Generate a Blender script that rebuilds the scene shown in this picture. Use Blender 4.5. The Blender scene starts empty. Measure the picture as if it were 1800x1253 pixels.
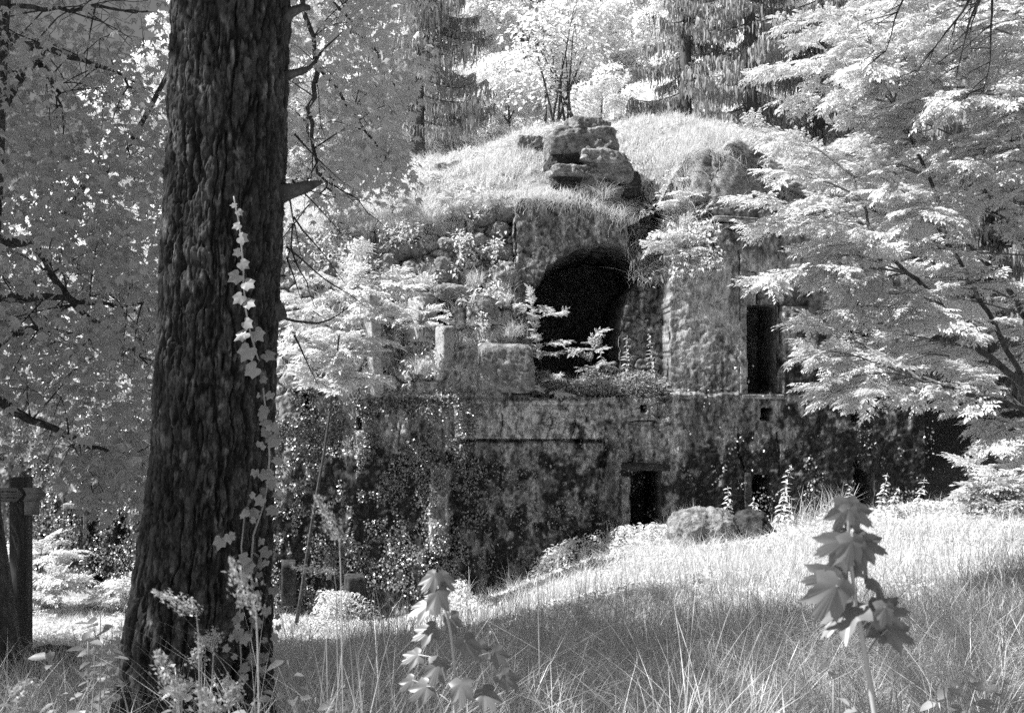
import bpy, math, random
import numpy as np
from mathutils import Vector
R = np.random.default_rng(7); random.seed(7)
S = bpy.context.scene; COL = S.collection
F = 1750.0; CZ = 1.6
# ------------------------------------------------------------------ camera, world, sun, exposure
cd = bpy.data.cameras.new("camera"); cam = bpy.data.objects.new("camera", cd); COL.objects.link(cam)
cam.location = (0, 0, CZ); cam.rotation_euler = (math.radians(90), 0, 0)
cd.lens = 35; cd.sensor_width = 36; cd.clip_start = 0.05; cd.clip_end = 2000
cd.dof.use_dof = True; cd.dof.focus_distance = 9.0; cd.dof.aperture_fstop = 9.0
S.camera = cam
SUN = Vector((-0.62, -0.06, 0.78)).normalized()
w = bpy.data.worlds.new("World"); S.world = w; w.use_nodes = True
wt = w.node_tree; wt.nodes.clear()
sk = wt.nodes.new("ShaderNodeTexSky"); sk.sky_type = 'NISHITA'; sk.sun_disc = False
sk.sun_elevation = math.asin(SUN.z); sk.sun_rotation = math.atan2(SUN.x, SUN.y)
bw = wt.nodes.new("ShaderNodeRGBToBW"); bg = wt.nodes.new("ShaderNodeBackground"); wo = wt.nodes.new("ShaderNodeOutputWorld")
bg.inputs[1].default_value = 0.034
wt.links.new(sk.outputs[0], bw.inputs[0]); wt.links.new(bw.outputs[0], bg.inputs[0]); wt.links.new(bg.outputs[0], wo.inputs[0])
sl = bpy.data.lights.new("sun", 'SUN'); sl.energy = 5.0; sl.angle = math.radians(0.5); sl.color = (1, 1, 1)
so = bpy.data.objects.new("sun", sl); COL.objects.link(so); so.rotation_euler = SUN.to_track_quat('Z', 'Y').to_euler()
S.view_settings.view_transform = 'Standard'; S.view_settings.look = 'None'; S.view_settings.gamma = 1
S.view_settings.exposure = 1.0
S.cycles.max_bounces = 9; S.cycles.diffuse_bounces = 8; S.cycles.transmission_bounces = 8; S.cycles.glossy_bounces = 2
S.cycles.use_adaptive_sampling = True; S.cycles.adaptive_threshold = 0.01
S.cycles.sample_clamp_indirect = 8; S.cycles.use_denoising = False

# ------------------------------------------------------------------ small maths
def P(u, v, Y): return np.array([(u - 900) / F * Y, Y, CZ - (v - 626.5) / F * Y])
def nrm(a):
    a = np.asarray(a, float); return a / np.maximum(np.linalg.norm(a, axis=-1, keepdims=True), 1e-9)
def hsh(*c, seed=0):
    h = np.full(np.shape(c[0]), (seed * 2654435761 + 12345) & 0xffffffff, np.uint64)
    for i, a in enumerate(c):
        h = (h ^ (a.astype(np.int64).astype(np.uint64) & np.uint64(0xffffffff)) * np.uint64((73856093, 19349663, 83492791)[i])) & np.uint64(0xffffffff)
        h = (h * np.uint64(2246822519)) & np.uint64(0xffffffff); h ^= h >> np.uint64(15)
        h = (h * np.uint64(3266489917)) & np.uint64(0xffffffff); h ^= h >> np.uint64(13)
    return h.astype(float) / 4294967296.0
def vn(x, y, z=None, seed=0):
    if z is None: z = np.zeros_like(x)
    xi, yi, zi = np.floor(x), np.floor(y), np.floor(z); f = [x - xi, y - yi, z - zi]
    f = [t * t * (3 - 2 * t) for t in f]; r = 0
    for a in (0, 1):
        for b in (0, 1):
            for c in (0, 1):
                r = r + hsh(xi + a, yi + b, zi + c, seed=seed) * (f[0] if a else 1 - f[0]) * (f[1] if b else 1 - f[1]) * (f[2] if c else 1 - f[2])
    return r
def fbm(x, y, z=None, o=4, seed=0, g=0.5):
    x = np.asarray(x, float); y = np.asarray(y, float); z = np.zeros_like(x) if z is None else np.asarray(z, float)
    s = 0; a = 1; t = 0
    for i in range(o):
        s = s + a * (vn(x, y, z, seed + i * 7) * 2 - 1); t += a; a *= g; x, y, z = x * 2.03 + 5.1, y * 2.03 + 1.7, z * 2.03 + 9.2
    return s / t
def vor(x, y, seed=0, jit=0.9):
    xi, yi = np.floor(x), np.floor(y); f1 = np.full(x.shape, 9.); f2 = f1.copy(); idd = np.zeros(x.shape)
    for a in (-1, 0, 1):
        for b in (-1, 0, 1):
            cx, cy = xi + a, yi + b
            px = cx + .5 + jit * (hsh(cx, cy, seed=seed) - .5); py = cy + .5 + jit * (hsh(cx, cy, seed=seed + 1) - .5)
            d = np.hypot(px - x, py - y); i = hsh(cx, cy, seed=seed + 2)
            m = d < f1; f2 = np.where(m, f1, np.minimum(f2, d)); idd = np.where(m, i, idd); f1 = np.where(m, d, f1)
    return f1, f2, idd
def ss(a, b, x): t = np.clip((x - a) / (b - a), 0, 1); return t * t * (3 - 2 * t)
def box(u, v, u0, u1, v0, v1, e=2.0):   # soft rectangle mask
    return np.clip((u - u0) / e + .5, 0, 1) * np.clip((u1 - u) / e + .5, 0, 1) * np.clip((v - v0) / e + .5, 0, 1) * np.clip((v1 - v) / e + .5, 0, 1)

# ------------------------------------------------------------------ mesh building
class MB:
    def __init__(s): s.V = []; s.F = []; s.n = 0; s.at = {}
    def add(s, V, Fs):
        V = np.asarray(V, float).reshape(-1, 3); Fs = np.asarray(Fs, int)
        s.V.append(V); s.F.append(Fs + s.n); s.n += len(V); return s
    def tube(s, pts, rad, n=6, cap=True):
        p = np.asarray(pts, float); k = len(p); r = np.broadcast_to(np.asarray(rad, float), (k,))
        t = nrm(np.gradient(p, axis=0)); ref = np.array([0, 0, 1.]) if abs(t[:, 2]).mean() < .8 else np.array([0, 1., 0])
        a = nrm(np.cross(t, ref)); b = np.cross(t, a); th = np.linspace(0, 2 * np.pi, n, endpoint=False)
        V = p[:, None] + r[:, None, None] * (np.cos(th)[None, :, None] * a[:, None] + np.sin(th)[None, :, None] * b[:, None])
        i = np.arange(k - 1)[:, None] * n; j = np.arange(n)[None]; j2 = (j + 1) % n
        s.add(V, np.stack([i + j, i + j2, i + n + j2, i + n + j], -1).reshape(-1, 4))
        if cap: s.F.append((np.arange(n) + (k - 1) * n + s.n - k * n)[None]); s.F.append((np.arange(n)[::-1] + s.n - k * n)[None])
        return s
    def grid(s, V):     # V (a,b,3)
        a, b = V.shape[:2]; i = np.arange(a * b).reshape(a, b)
        return s.add(V, np.stack([i[:-1, :-1], i[:-1, 1:], i[1:, 1:], i[1:, :-1]], -1).reshape(-1, 4))
    def build(s, name, mat, parent=None, smooth=True, attr=None, origin=None):
        V = np.concatenate(s.V) if s.V else np.zeros((0, 3))
        o_ = np.zeros(3)
        if parent is not None and origin is None: o_ = np.array(parent.get("_w", (0, 0, 0)))
        elif origin is not None: o_ = np.asarray(origin, float)
        V = V - o_
        me = bpy.data.meshes.new(name); me.vertices.add(len(V)); me.vertices.foreach_set("co", V.astype(np.float32).ravel())
        lv = np.concatenate([f.ravel() for f in s.F]); ks = np.concatenate([np.full(len(f), f.shape[1]) for f in s.F])
        me.loops.add(len(lv)); me.loops.foreach_set("vertex_index", lv.astype(np.int32))
        me.polygons.add(len(ks)); me.polygons.foreach_set("loop_start", np.concatenate([[0], np.cumsum(ks)[:-1]]).astype(np.int32))
        if smooth: me.polygons.foreach_set("use_smooth", np.ones(len(ks), bool))
        me.update(calc_edges=True)
        if attr is not None:
            at = me.attributes.new("tone", 'FLOAT', 'POINT'); at.data.foreach_set("value", np.asarray(attr, np.float32).ravel())
        me.materials.append(mat)
        o = bpy.data.objects.new(name, me); COL.objects.link(o)
        if parent is not None: o.parent = parent
        elif origin is not None: o.location = o_
        return o
def thing(name, label, cat, loc=(0, 0, 0), group=None):
    o = bpy.data.objects.new(name, None); COL.objects.link(o); o.location = loc; o["_w"] = [float(c) for c in loc]
    o.empty_display_size = .2
    return tag(o, label, cat, group)
def tag(o, label=None, cat=None, group=None, kind=None):
    if label: o["label"] = label
    if cat: o["category"] = cat
    if group: o["group"] = group
    if kind: o["kind"] = kind
    return o

# ------------------------------------------------------------------ materials (all grey: an infrared black and white place)
def newmat(n):
    m = bpy.data.materials.new(n); m.use_nodes = True; t = m.node_tree; t.nodes.clear()
    return m, t, t.nodes.new("ShaderNodeOutputMaterial")
def nd(t, k, **kw):
    n = t.nodes.new(k)
    for a, b in kw.items():
        if a.startswith("i"): n.inputs[int(a[1:])].default_value = b
        else: setattr(n, a, b)
    return n
def leafmat(name, lo, hi, trans=.45, gloss=.05, rough=.4):
    m, t, out = newmat(name); L = t.links.new
    g = nd(t, "ShaderNodeNewGeometry"); mr = nd(t, "ShaderNodeMapRange", i3=lo, i4=hi); L(g.outputs["Random Per Island"], mr.inputs[0])
    d = nd(t, "ShaderNodeBsdfDiffuse"); tr = nd(t, "ShaderNodeBsdfTranslucent"); gl = nd(t, "ShaderNodeBsdfAnisotropic", i0=(1, 1, 1, 1), i1=rough)
    mx = nd(t, "ShaderNodeMixShader", i0=trans); m2 = nd(t, "ShaderNodeMixShader", i0=gloss)
    L(mr.outputs[0], d.inputs[0]); L(mr.outputs[0], tr.inputs[0]); L(d.outputs[0], mx.inputs[1]); L(tr.outputs[0], mx.inputs[2])
    L(mx.outputs[0], m2.inputs[1]); L(gl.outputs[0], m2.inputs[2]); L(m2.outputs[0], out.inputs[0]); return m
def rockmat(name, lo, hi, scale=6, bump=.5, attr=False, stretch=(1, 1, 1), fine=40, rough=.9, bd=.02, a0=.56, a1=.94, crisp=0):
    m, t, out = newmat(name); L = t.links.new
    tc = nd(t, "ShaderNodeTexCoord"); mp = nd(t, "ShaderNodeMapping"); mp.inputs[3].default_value = stretch; L(tc.outputs["Object"], mp.inputs[0])
    n1 = nd(t, "ShaderNodeTexNoise"); n1.inputs["Scale"].default_value = scale; n1.inputs["Detail"].default_value = 8; n1.inputs["Roughness"].default_value = .65
    n2 = nd(t, "ShaderNodeTexNoise"); n2.inputs["Scale"].default_value = fine; n2.inputs["Detail"].default_value = 4
    L(mp.outputs[0], n1.inputs[0]); L(mp.outputs[0], n2.inputs[0])
    ad = nd(t, "ShaderNodeMath", operation='ADD'); L(n1.outputs[0], ad.inputs[0]); ml = nd(t, "ShaderNodeMath", operation='MULTIPLY', i1=.5); L(n2.outputs[0], ml.inputs[0]); L(ml.outputs[0], ad.inputs[1])
    mr = nd(t, "ShaderNodeMapRange", i1=a0, i2=a1, i3=lo, i4=hi); L(ad.outputs[0], mr.inputs[0]); c = mr.outputs[0]
    if crisp:
        n3 = nd(t, "ShaderNodeTexNoise"); n3.inputs["Scale"].default_value = crisp; n3.inputs["Detail"].default_value = 9; n3.inputs["Roughness"].default_value = .78; L(mp.outputs[0], n3.inputs[0])
        p1 = nd(t, "ShaderNodeMapRange", i1=.42, i2=.49, i3=.42, i4=1.0); L(n3.outputs[0], p1.inputs[0]); p2 = nd(t, "ShaderNodeMapRange", i1=.56, i2=.62, i3=1.0, i4=1.45); L(n3.outputs[0], p2.inputs[0])
        q1_ = nd(t, "ShaderNodeMath", operation='MULTIPLY'); q2_ = nd(t, "ShaderNodeMath", operation='MULTIPLY'); L(p1.outputs[0], q1_.inputs[0]); L(p2.outputs[0], q1_.inputs[1]); L(c, q2_.inputs[0]); L(q1_.outputs[0], q2_.inputs[1]); c = q2_.outputs[0]
        a3 = nd(t, "ShaderNodeMath", operation='ADD'); L(ad.outputs[0], a3.inputs[0]); L(n3.outputs[0], a3.inputs[1]); ad = a3
    if attr:
        a = nd(t, "ShaderNodeAttribute", attribute_name="tone"); mm = nd(t, "ShaderNodeMath", operation='MULTIPLY'); L(a.outputs["Fac"], mm.inputs[0]); L(c, mm.inputs[1]); c = mm.outputs[0]
    b = nd(t, "ShaderNodeBsdfPrincipled"); b.inputs["Roughness"].default_value = rough; b.inputs["Specular IOR Level"].default_value = .25
    L(c, b.inputs["Base Color"])
    bp = nd(t, "ShaderNodeBump"); bp.inputs["Strength"].default_value = bump; bp.inputs["Distance"].default_value = bd; L(ad.outputs[0], bp.inputs["Height"]); L(bp.outputs[0], b.inputs["Normal"])
    L(b.outputs[0], out.inputs[0]); return m
M = dict(
    leaf=leafmat("pale_leaf", .62, .88, .42), leafshade=leafmat("shaded_leaf", .42, .60, .40, .03), bough=leafmat("lit_bough_leaf", .62, .85, .5, .03), hornbeam=leafmat("toothed_leaf", .60, .85, .40, .06),  # leafshade: shade painted in darker; bough: same leaves painted lighter as if sunlit
    farleaf=leafmat("distant_leaf", .82, .95, .5, .02), spruce=leafmat("spruce_needles", .26, .5, .25, .03), grass=leafmat("grass_blade", .46, .84, .4, .05),
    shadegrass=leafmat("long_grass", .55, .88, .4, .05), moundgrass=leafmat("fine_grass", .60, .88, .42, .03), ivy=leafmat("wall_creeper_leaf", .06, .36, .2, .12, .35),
    vine=leafmat("ivy_leaf", .38, .52, .25, .08), maple=leafmat("maple_leaf", .20, .28, .30, .04), stem=leafmat("green_stem", .4, .6, .1), dry=leafmat("dry_seed", .42, .68, .3),
    bark=rockmat("pine_bark", .5, 1.5, 30, 1, True, (1, 1, .45), 90, bd=.008, crisp=34), twig=rockmat("twig_bark", .035, .12, 20, .3), bark2=rockmat("smooth_bark", .05, .16, 10, .6, False, (1, 1, .4)),
    paletwig=rockmat("pale_bark", .12, .3, 20, .3),
    wall=rockmat("weathered_masonry", .6, 1.35, 9, 1, True, (1, 1, .42), 70, bd=.03, a0=.6, a1=.9, crisp=20), stone=rockmat("cut_stone", .16, .38, 5, .9, crisp=5), rock=rockmat("rough_rock", .16, .42, 5, 1.0, bd=.05, crisp=7),
    darkrock=rockmat("dark_mossy_rock", .03, .10, 5, 1.0, bd=.04, crisp=8), lichen=rockmat("lichened_stone", .20, .46, 6, 1, bd=.04, crisp=8),
    vault_lining=rockmat("vault_plaster", .14, .36, 2.5, 1, bd=.05, crisp=6), plaster=rockmat("sunlit_post_stone", .26, .48, 5, .8, crisp=6), reveal=rockmat("reveal_stone", .12, .30, 3, 1, bd=.03, crisp=9),  # plaster posts painted lighter to carry sunlight; vault and reveals plain mottled grey
    soil=rockmat("grassy_soil", .16, .42, 1.5, .6, fine=18), wood=rockmat("post_wood", .05, .13, 8, .4, False, (1, 1, .1)), board=rockmat("sign_board", .24, .30, 4, .1),
    ink=rockmat("sign_lettering", .03, .05, 4, .1))

# ------------------------------------------------------------------ terrain
bx = np.array([-30, -12, -7.5, -4.6, -2.3, -0.6, 1.1, 2.4, 4.6, 8.0, 12, 30.])
bz = np.array([-3.2, -3.2, -3.5, -3.64, -3.72, -3.35, -2.62, -2.2, -1.85, -1.5, -1.1, 0.5])
def G(x, y):
    x = np.asarray(x, float); y = np.asarray(y, float)
    b = np.interp(x, bx, bz); t = np.clip((y - 3) / 17, 0, 1); z = b * t
    z = z + .10 * fbm(x * .5, y * .5, seed=3, o=3) * ss(1, 6, y)
    hill = ss(27, 37, y + 2.5 * ss(9, 13, x)) * (5.5 - b) + np.clip(y - 37, 0, 160) * (.62 * ss(-30, -8, x) + .18)
    hill = hill * (1 + .0 * x) + 1.2 * fbm(x * .08, y * .08, seed=9) * ss(36, 50, y)
    z = z + hill
    z = z + ss(9, 14, x) * ss(16, 24, y) * 1.6
    return z
def spc(a, b, n, c=0, k=4.2):
    t = np.linspace(-1, 1, n); s = np.sinh(k * t) / np.sinh(k); return c + np.where(s < 0, s * (c - a), s * (b - c))
gx, gy = np.meshgrid(spc(-500, 500, 420), spc(-300, 700, 460, 14), indexing='ij')
gz = G(gx, np.clip(gy, -50, 120)) + .03 * fbm(gx * 3, gy * 3, seed=5) * (gy < 60)
m = MB().grid(np.stack([gx, gy, gz], -1).transpose(1, 0, 2)); o = m.build("ground", M['soil']); tag(o, kind="structure")

# ------------------------------------------------------------------ the ruin: one displaced wall surface
XR = 8.29; XL = -13.0
def Yf(x): return 20 + .45 * np.clip(-5.0 - x, 0, 20)
TU = np.array([-400, 300, 480, 520, 600, 650, 700, 760, 820, 860, 900, 960, 1020, 1060, 1100, 1130, 1150, 1170, 1185, 1205, 1260, 1300, 1350, 1400, 1450, 1650, 2000.])
TV = np.array([560, 470, 405, 408, 402, 388, 385, 380, 362, 350, 343, 342, 350, 365, 372, 340, 330, 300, 280, 263, 262, 275, 312, 335, 345, 365, 370.])
dx = .0235
nx = int((XR - XL) / dx); xs = np.linspace(XL, XR, nx); zs = np.arange(-4.6, 6.2, dx); nz = len(zs)
X, Z = np.meshgrid(xs, zs); Yb = Yf(X); U = 900 + F * X / Yb; Vv = 626.5 - F * (Z - CZ) / Yb
n1 = fbm(X * .9, Z * .9, seed=11); n2 = fbm(X * 4, Z * 4, seed=12, o=5); n3 = fbm(X * 1.6, Z * 1.6, seed=13)
uj = U + 5 * fbm(X * 3, Z * 3, seed=14) ; vj = Vv + 5 * fbm(X * 3 + 9, Z * 3, seed=15)
top = np.interp(U, TU, TV) + 10 * fbm(X * 1.5, Z * 0 + 3, seed=16)
# --- big stones (rubble) and coursed concrete
wx = X + .12 * fbm(X * 2, Z * 2, seed=17); wz = Z + .12 * fbm(X * 2, Z * 2, seed=18)
f1, f2, idb = vor(wx * 1.7, wz * 2.7, seed=20); edge = ss(0, .16, f2 - f1)
wx = wx + .10 * fbm(X * 5, Z * 5, seed=25); wz = wz + .08 * fbm(X * 5, Z * 5, seed=26); g1, g2, ids = vor(wx * 3.1, wz * 4.6, seed=24); edge2 = ss(0, .2, g2 - g1)
upL = box(uj, vj, -500, 908, -100, 692, 14)                    # broken masonry, upper left
D = .04 * n2 + .06 * n1
rub = (.16 * (idb - .5) - .16 * edge * (1 - .5 * f1) + .05 * (ids - .5) + .05 * n3 + .1)
D = D + upL * (np.clip((660 - Vv) / 300, 0, 1.2) * .85 + rub)
# stepped ledges in it
D = D + upL * .085 * np.floor(np.clip((690 - vj + 46 * (idb - .5)) / 55, 0, 6))
# projecting square block left of arch and the mass above it
D = D - .55 * box(uj, vj, 835, 936, 604, 690, 6) - .35 * box(uj, vj, 780, 928, 520, 690, 16)
D = D  + .25 * box(uj, vj, 672, 724, 560, 640, 8) 
# arch wall is set back behind a ledge; its crown of smooth concrete
arcw = box(uj, vj, 905, 1176, 200, 692, 6); D = np.where(arcw > .5, .75 + .05 * n2 + .05 * n1, D)
ARCH = [(932, 696), (934, 640), (936, 600), (926, 560), (925, 530), (938, 503), (961, 471), (990, 446), (1020, 433), (1050, 428), (1088, 431), (1114, 444), (1131, 464), (1137, 486), (1124, 494), (1107, 515), (1094, 560), (1089, 600), (1091, 640), (1092, 696)]
ARCH = [(900 + (a_ - 900) * 1.036, min(626.5 + (b_ - 626.5) * 1.036, 697)) for a_, b_ in ARCH]
def rect(u0, u1, v0, v1): return [(u0, v1), (u0, v0), (u1, v0), (u1, v1)]
OPEN = [(ARCH, 5.2), (rect(1313, 1366, 536, 692), 1.6), (rect(1480, 1552, 531, 645), 2.2), (rect(1108, 1162, 826, 985), 2.6), (rect(1323, 1360, 834, 940), 2.6), ([(1501, 940), (1501, 806), (1520, 806), (1521, 829), (1537, 829), (1537, 940)], 2.4),
        (rect(122, 147, 893, 940), 1.2), (rect(205, 232, 898, 1025), 1.8), (rect(172, 196, 960, 1025), 1.4), (rect(768, 793, 527, 572), .9), (rect(530, 545, 690, 742), .8)]
def rough_outline(poly, step=4.0, amp=1.6, sd=0):
    out = []
    for k in range(len(poly)):
        a_, b_ = np.array(poly[k], float), np.array(poly[(k + 1) % len(poly)], float); n_ = max(2, int(np.linalg.norm(b_ - a_) / step)); t_ = np.arange(n_)[:, None] / n_; out.append(a_ + (b_ - a_) * t_)
    q_ = np.concatenate(out); q_ = q_ + amp * 2.2 * np.stack([fbm(q_[:, 0] / 11 + sd, q_[:, 1] / 11, seed=400 + sd, o=4), fbm(q_[:, 0] / 11, q_[:, 1] / 11 + 50, seed=401 + sd, o=4)], 1); return q_
def inside(u, v, poly):
    r_ = np.zeros(u.shape, bool); x1, y1 = poly[-1]
    for x2, y2 in poly:
        with np.errstate(divide='ignore', invalid='ignore'): c = ((y1 > v) != (y2 > v)) & (u < (x2 - x1) * (v - y1) / (y2 - y1) + x1)
        r_ ^= c; x1, y1 = x2, y2
    return r_
OUTL = [rough_outline(p_, 4, 1.3 if i_ else 3.0, i_) for i_, (p_, _) in enumerate(OPEN)]
ar = inside(U, Vv, OUTL[0])
rj = box(uj, vj, 1096, 1174, 486, 692, 6) * (~ar); D = D + rj * (-.07 * edge2 + .12 * (ids - .5) + .1)
# gully with turf, right of the arch crown
gul = box(uj, vj, 1112, 1262, 150, 500, 18); gk = np.clip(1 - np.abs(U - 1160) / 105, 0, 1)
D = D + gul * gk * (np.clip((505 - Vv) / 170, 0, 1.1) * 2.0 + .25 * n3)
# concrete wall on the right: upper step recessed under the ledge line
rt = box(uj, Vv, 1235, 2200, 100, 392, 5); D = D + rt * (.35 + .12 * n1 + .1 * np.abs(n3))
D = D - .16 * box(uj, Vv + (U - 1300) * -.12, 1245, 2200, 386, 398, 4)
for (a, b, c, d, dep) in [(1337, 1353, 716, 738, .7), (1126, 1136, 711, 723, .5), (1497, 1513, 716, 740, .8),
                          (628, 640, 732, 755, .6)]:
    D = np.maximum(D, dep * (box(U + 1.2 * n2, Vv + 2 * n2, a, b, c, d, 1.0) > .5))
D = D + .16 * box(U, Vv, 1330, 1425, 488, 537, 2) + .10 * box(U, Vv, 1366, 1376, 536, 700, 2)
# shallow stone course with the open joint under it, and upright strip
D = D - .13 * box(uj, vj, 800, 1062, 702, 771, 5) - .03 * edge * box(uj, vj, 800, 1200, 690, 830, 10)
D = D + .22 * box(uj * 1.0, Vv + 1.5 * n3, 815, 1058, 771.5, 776, 1)
cr = np.abs(U - (1062 + 8 * np.sin(Vv / 17.))) ; D = D + .10 * np.exp(-(cr / 2.2) ** 2) * ((Vv > 700) & (Vv < 850))
D = D - .10 * box(U + 3 * n3, vj, 1064, 1078, 745, 842, 3)
D = D - .12 * box(uj, vj, 1095, 1180, 812, 827, 4) + .06 * box(U, Vv, 1090, 1106, 826, 960, 2)
stn = box(uj, vj, 1080, 1180, 690, 760, 12) + box(uj, vj, 940, 1080, 690, 760, 12); D = D - stn * .035 * edge2
# bulging foot at the left, creeper-covered; narrow buttresses
lowL = box(U, Vv, -500, 830, 690, 1200, 40); D = D + lowL * (-.55 * np.clip((Vv - 690) / 390, 0, 1) + .16 * n1 + .16 * n3 - .1 * np.clip(np.sin(U / 19.) - .3, 0, 1))
D = D - .25 * box(U + 10 * n1, vj, 757, 790, 810, 965, 5) - .2 * box(U + 8 * n1, vj, 632, 656, 735, 812, 4) - .12 * box(U + 6 * n1, vj, 697, 715, 718, 765, 4)
D = D + .02 * fbm(X * 14, Z * 14, seed=31, o=3)
# --- tone (stain, moss, plaster, lichen; also painted recess shade and upper-left light)
c1 = fbm(X * 1.1, Z * .9, seed=41); c2 = fbm(X * 5, Z * 4, seed=42, o=5); c3 = fbm(X * 13, Z * 5, seed=43, o=3); stk = fbm(X * 7, Z * .7, seed=44, o=4)
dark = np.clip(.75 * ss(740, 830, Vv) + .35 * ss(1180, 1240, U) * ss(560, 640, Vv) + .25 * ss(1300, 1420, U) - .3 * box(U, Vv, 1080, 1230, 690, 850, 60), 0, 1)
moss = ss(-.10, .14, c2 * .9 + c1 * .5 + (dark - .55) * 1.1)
plaster = box(uj + 16 * c2, vj + 30 * c1, 1176, 1302, 440, 650, 30) * .8 * ss(-.55, .1, stk + .3) * (1 - .8 * ss(560, 700, Vv + 90 * c1) * ss(1200, 1240, U + 60 * c2)); plaster = np.maximum(plaster, box(uj, vj, 1310, 1420, 455, 490, 14) * .7)
plaster = np.maximum(plaster, .85 * box(U + 2 * c2 * 3, Vv, 1300, 1313, 440, 700, 2)); plaster = np.maximum(plaster, .8 * box(U + 4 * c2, Vv, 1467, 1479, 520, 640, 2)); plaster = np.maximum(plaster, .7 * box(U + 6 * c2, vj, 1355, 1365, 705, 740, 4))
plaster = np.maximum(plaster, .7 * box(U + 9 * n1, vj, 757, 790, 818, 955, 5)); plaster = np.maximum(plaster, .6 * box(U + 8 * n1, vj, 640, 652, 740, 800, 4)); plaster = np.maximum(plaster, .7 * box(U + 6 * n1, vj, 699, 712, 722, 758, 4)); plaster = np.maximum(plaster, .9 * box(U, vj, 1092, 1107, 838, 950, 3))
tone = .25 + .06 * c2 + .22 * stk + .08 * c1
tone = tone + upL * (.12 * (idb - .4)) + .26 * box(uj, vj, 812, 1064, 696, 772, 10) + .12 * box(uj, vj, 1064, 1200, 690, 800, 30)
tone = tone + .34 * upL; tone = tone * (1 - .86 * moss * (1 - .6 * upL)) + .30 * plaster * (1 + .5 * stk + .2 * c3)  # upL lift puts the light on the broken masonry into its colour
spot = (vor(X * 5 + c2, Z * 5, seed=51)[0] < .16 + .10 * c1) * ss(.0, .3, vn(X * 2, Z * 2, seed=52) - .35); tone = tone + .16 * spot
tone = np.where(D > 1.3, np.minimum(tone, .035), tone); tone = np.where(D > 3, .02, tone)  # shade of deep recesses painted in by depth
tone = tone * (1 - .3 * (1 - edge2) * (stn > .3)) * (1 - .4 * (1 - edge) * (upL > .4)) * np.clip(1 + (.8 * c3 + 1.0 * fbm(X * 20, Z * 13, seed=45, o=3)) * (1 - .7 * plaster), .12, 2.2)
tone = np.clip(tone, .018, .6)
uu_ = U + 3.5 * fbm(X * 4, Z * 4, seed=300); vv_ = Vv + 3.5 * fbm(X * 4 + 7, Z * 4, seed=301)
ckn = ss(-.30, .10, fbm(X * 1.9, Z * 1.9, seed=303))
def crack(pts, w_=1.3, dp=.09):
    global D, tone
    for k in range(len(pts) - 1):
        (ua, va), (ub, vb) = pts[k], pts[k + 1]; L2 = (ub - ua) ** 2 + (vb - va) ** 2; t_ = np.clip(((uu_ - ua) * (ub - ua) + (vv_ - va) * (vb - va)) / L2, 0, 1); d_ = np.hypot(uu_ - ua - t_ * (ub - ua), vv_ - va - t_ * (vb - va)); g_ = np.exp(-(d_ / (w_ * .8)) ** 2) * ckn; D = D + dp * g_; tone = tone * (1 - .7 * g_)
for c in [[(962, 702), (970, 740), (958, 771)], [(1008, 712), (1012, 745), (1002, 771)], [(1034, 705), (1022, 720), (1030, 738)], [(1062, 740), (1056, 760), (1066, 790), (1062, 838)], [(1086, 690), (1092, 716), (1080, 742)], [(1122, 696), (1180, 702), (1235, 698)], [(1083, 742), (1140, 738), (1176, 744)], [(1155, 700), (1158, 740)], [(866, 688), (862, 700), (905, 706)],
          [(1300, 440), (1302, 560), (1300, 700)], [(1308, 478), (1330, 480), (1335, 540)], [(1372, 490), (1374, 600), (1372, 700)], [(1240, 398), (1300, 404), (1372, 410)], [(1175, 486), (1177, 560), (1176, 690)], [(820, 702), (824, 771)], [(880, 706), (884, 740), (876, 771)], [(1366, 760), (1372, 860)], [(1296, 740), (1300, 800), (1312, 832)], [(700, 690), (706, 760), (698, 830)], [(905, 350), (908, 440), (903, 530)]]: crack(c)
# broken layered courses across the ledge and below
D = D - .10 * box(U + 6 * n3, vj, 640, 840, 690, 700, 4) - .12 * box(U + 9 * n2, vj, 930, 1090, 694, 706, 5) - .07 * box(U, vj, 1180, 1300, 692, 700, 3)
# fold the top backwards so that the wall has thickness
ztop = CZ - (top - 626.5) / F * Yb; over = np.clip(Z - ztop, 0, None)
Z2 = np.minimum(Z, ztop) + .0 * X; D = D + np.minimum(over * 2.0, 3.0); keep = over < 1.4
X2 = X.copy(); Y2 = Yb + D
WALLY = Y2
Vx = np.stack([X2, Y2, Z2], -1)
# returns at both ends
ruin = thing("ruined_fort", "ruined two-storey masonry fort with a dark arched vault, set into a grassy mound", "ruin", (0, 21, -3))
i = np.arange(nz * nx).reshape(nz, nx); q = np.stack([i[:-1, :-1], i[:-1, 1:], i[1:, 1:], i[1:, :-1]], -1).reshape(-1, 4)
Uc = (U[:-1, :-1] + U[1:, 1:]) / 2; Vc = (Vv[:-1, :-1] + Vv[1:, 1:]) / 2; hole = np.zeros(Uc.shape, bool)
for ol in OUTL: hole |= inside(Uc, Vc, ol)
kq = ((keep[:-1, :-1] | keep[1:, 1:]) & ~hole).reshape(-1); m = MB(); m.add(Vx, q[kq])
nn = m.n; colR = Vx[:, -1, :]; back = colR.copy(); back[:, 1] += 9; colL = Vx[:, 0, :]; backL = colL.copy(); backL[:, 1] += 9
for (c_, b_) in ((colR, back), (colL, backL)):
    k = len(c_); ii = np.arange(k - 1); m.add(np.concatenate([c_, b_]), np.stack([ii, ii + k, ii + k + 1, ii + 1], 1))
tv = np.concatenate([tone.ravel(), tone[:, -1], tone[:, -1], tone[:, 0], tone[:, 0]])
m.build("wall", M['wall'], ruin, smooth=False, attr=tv)
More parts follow.
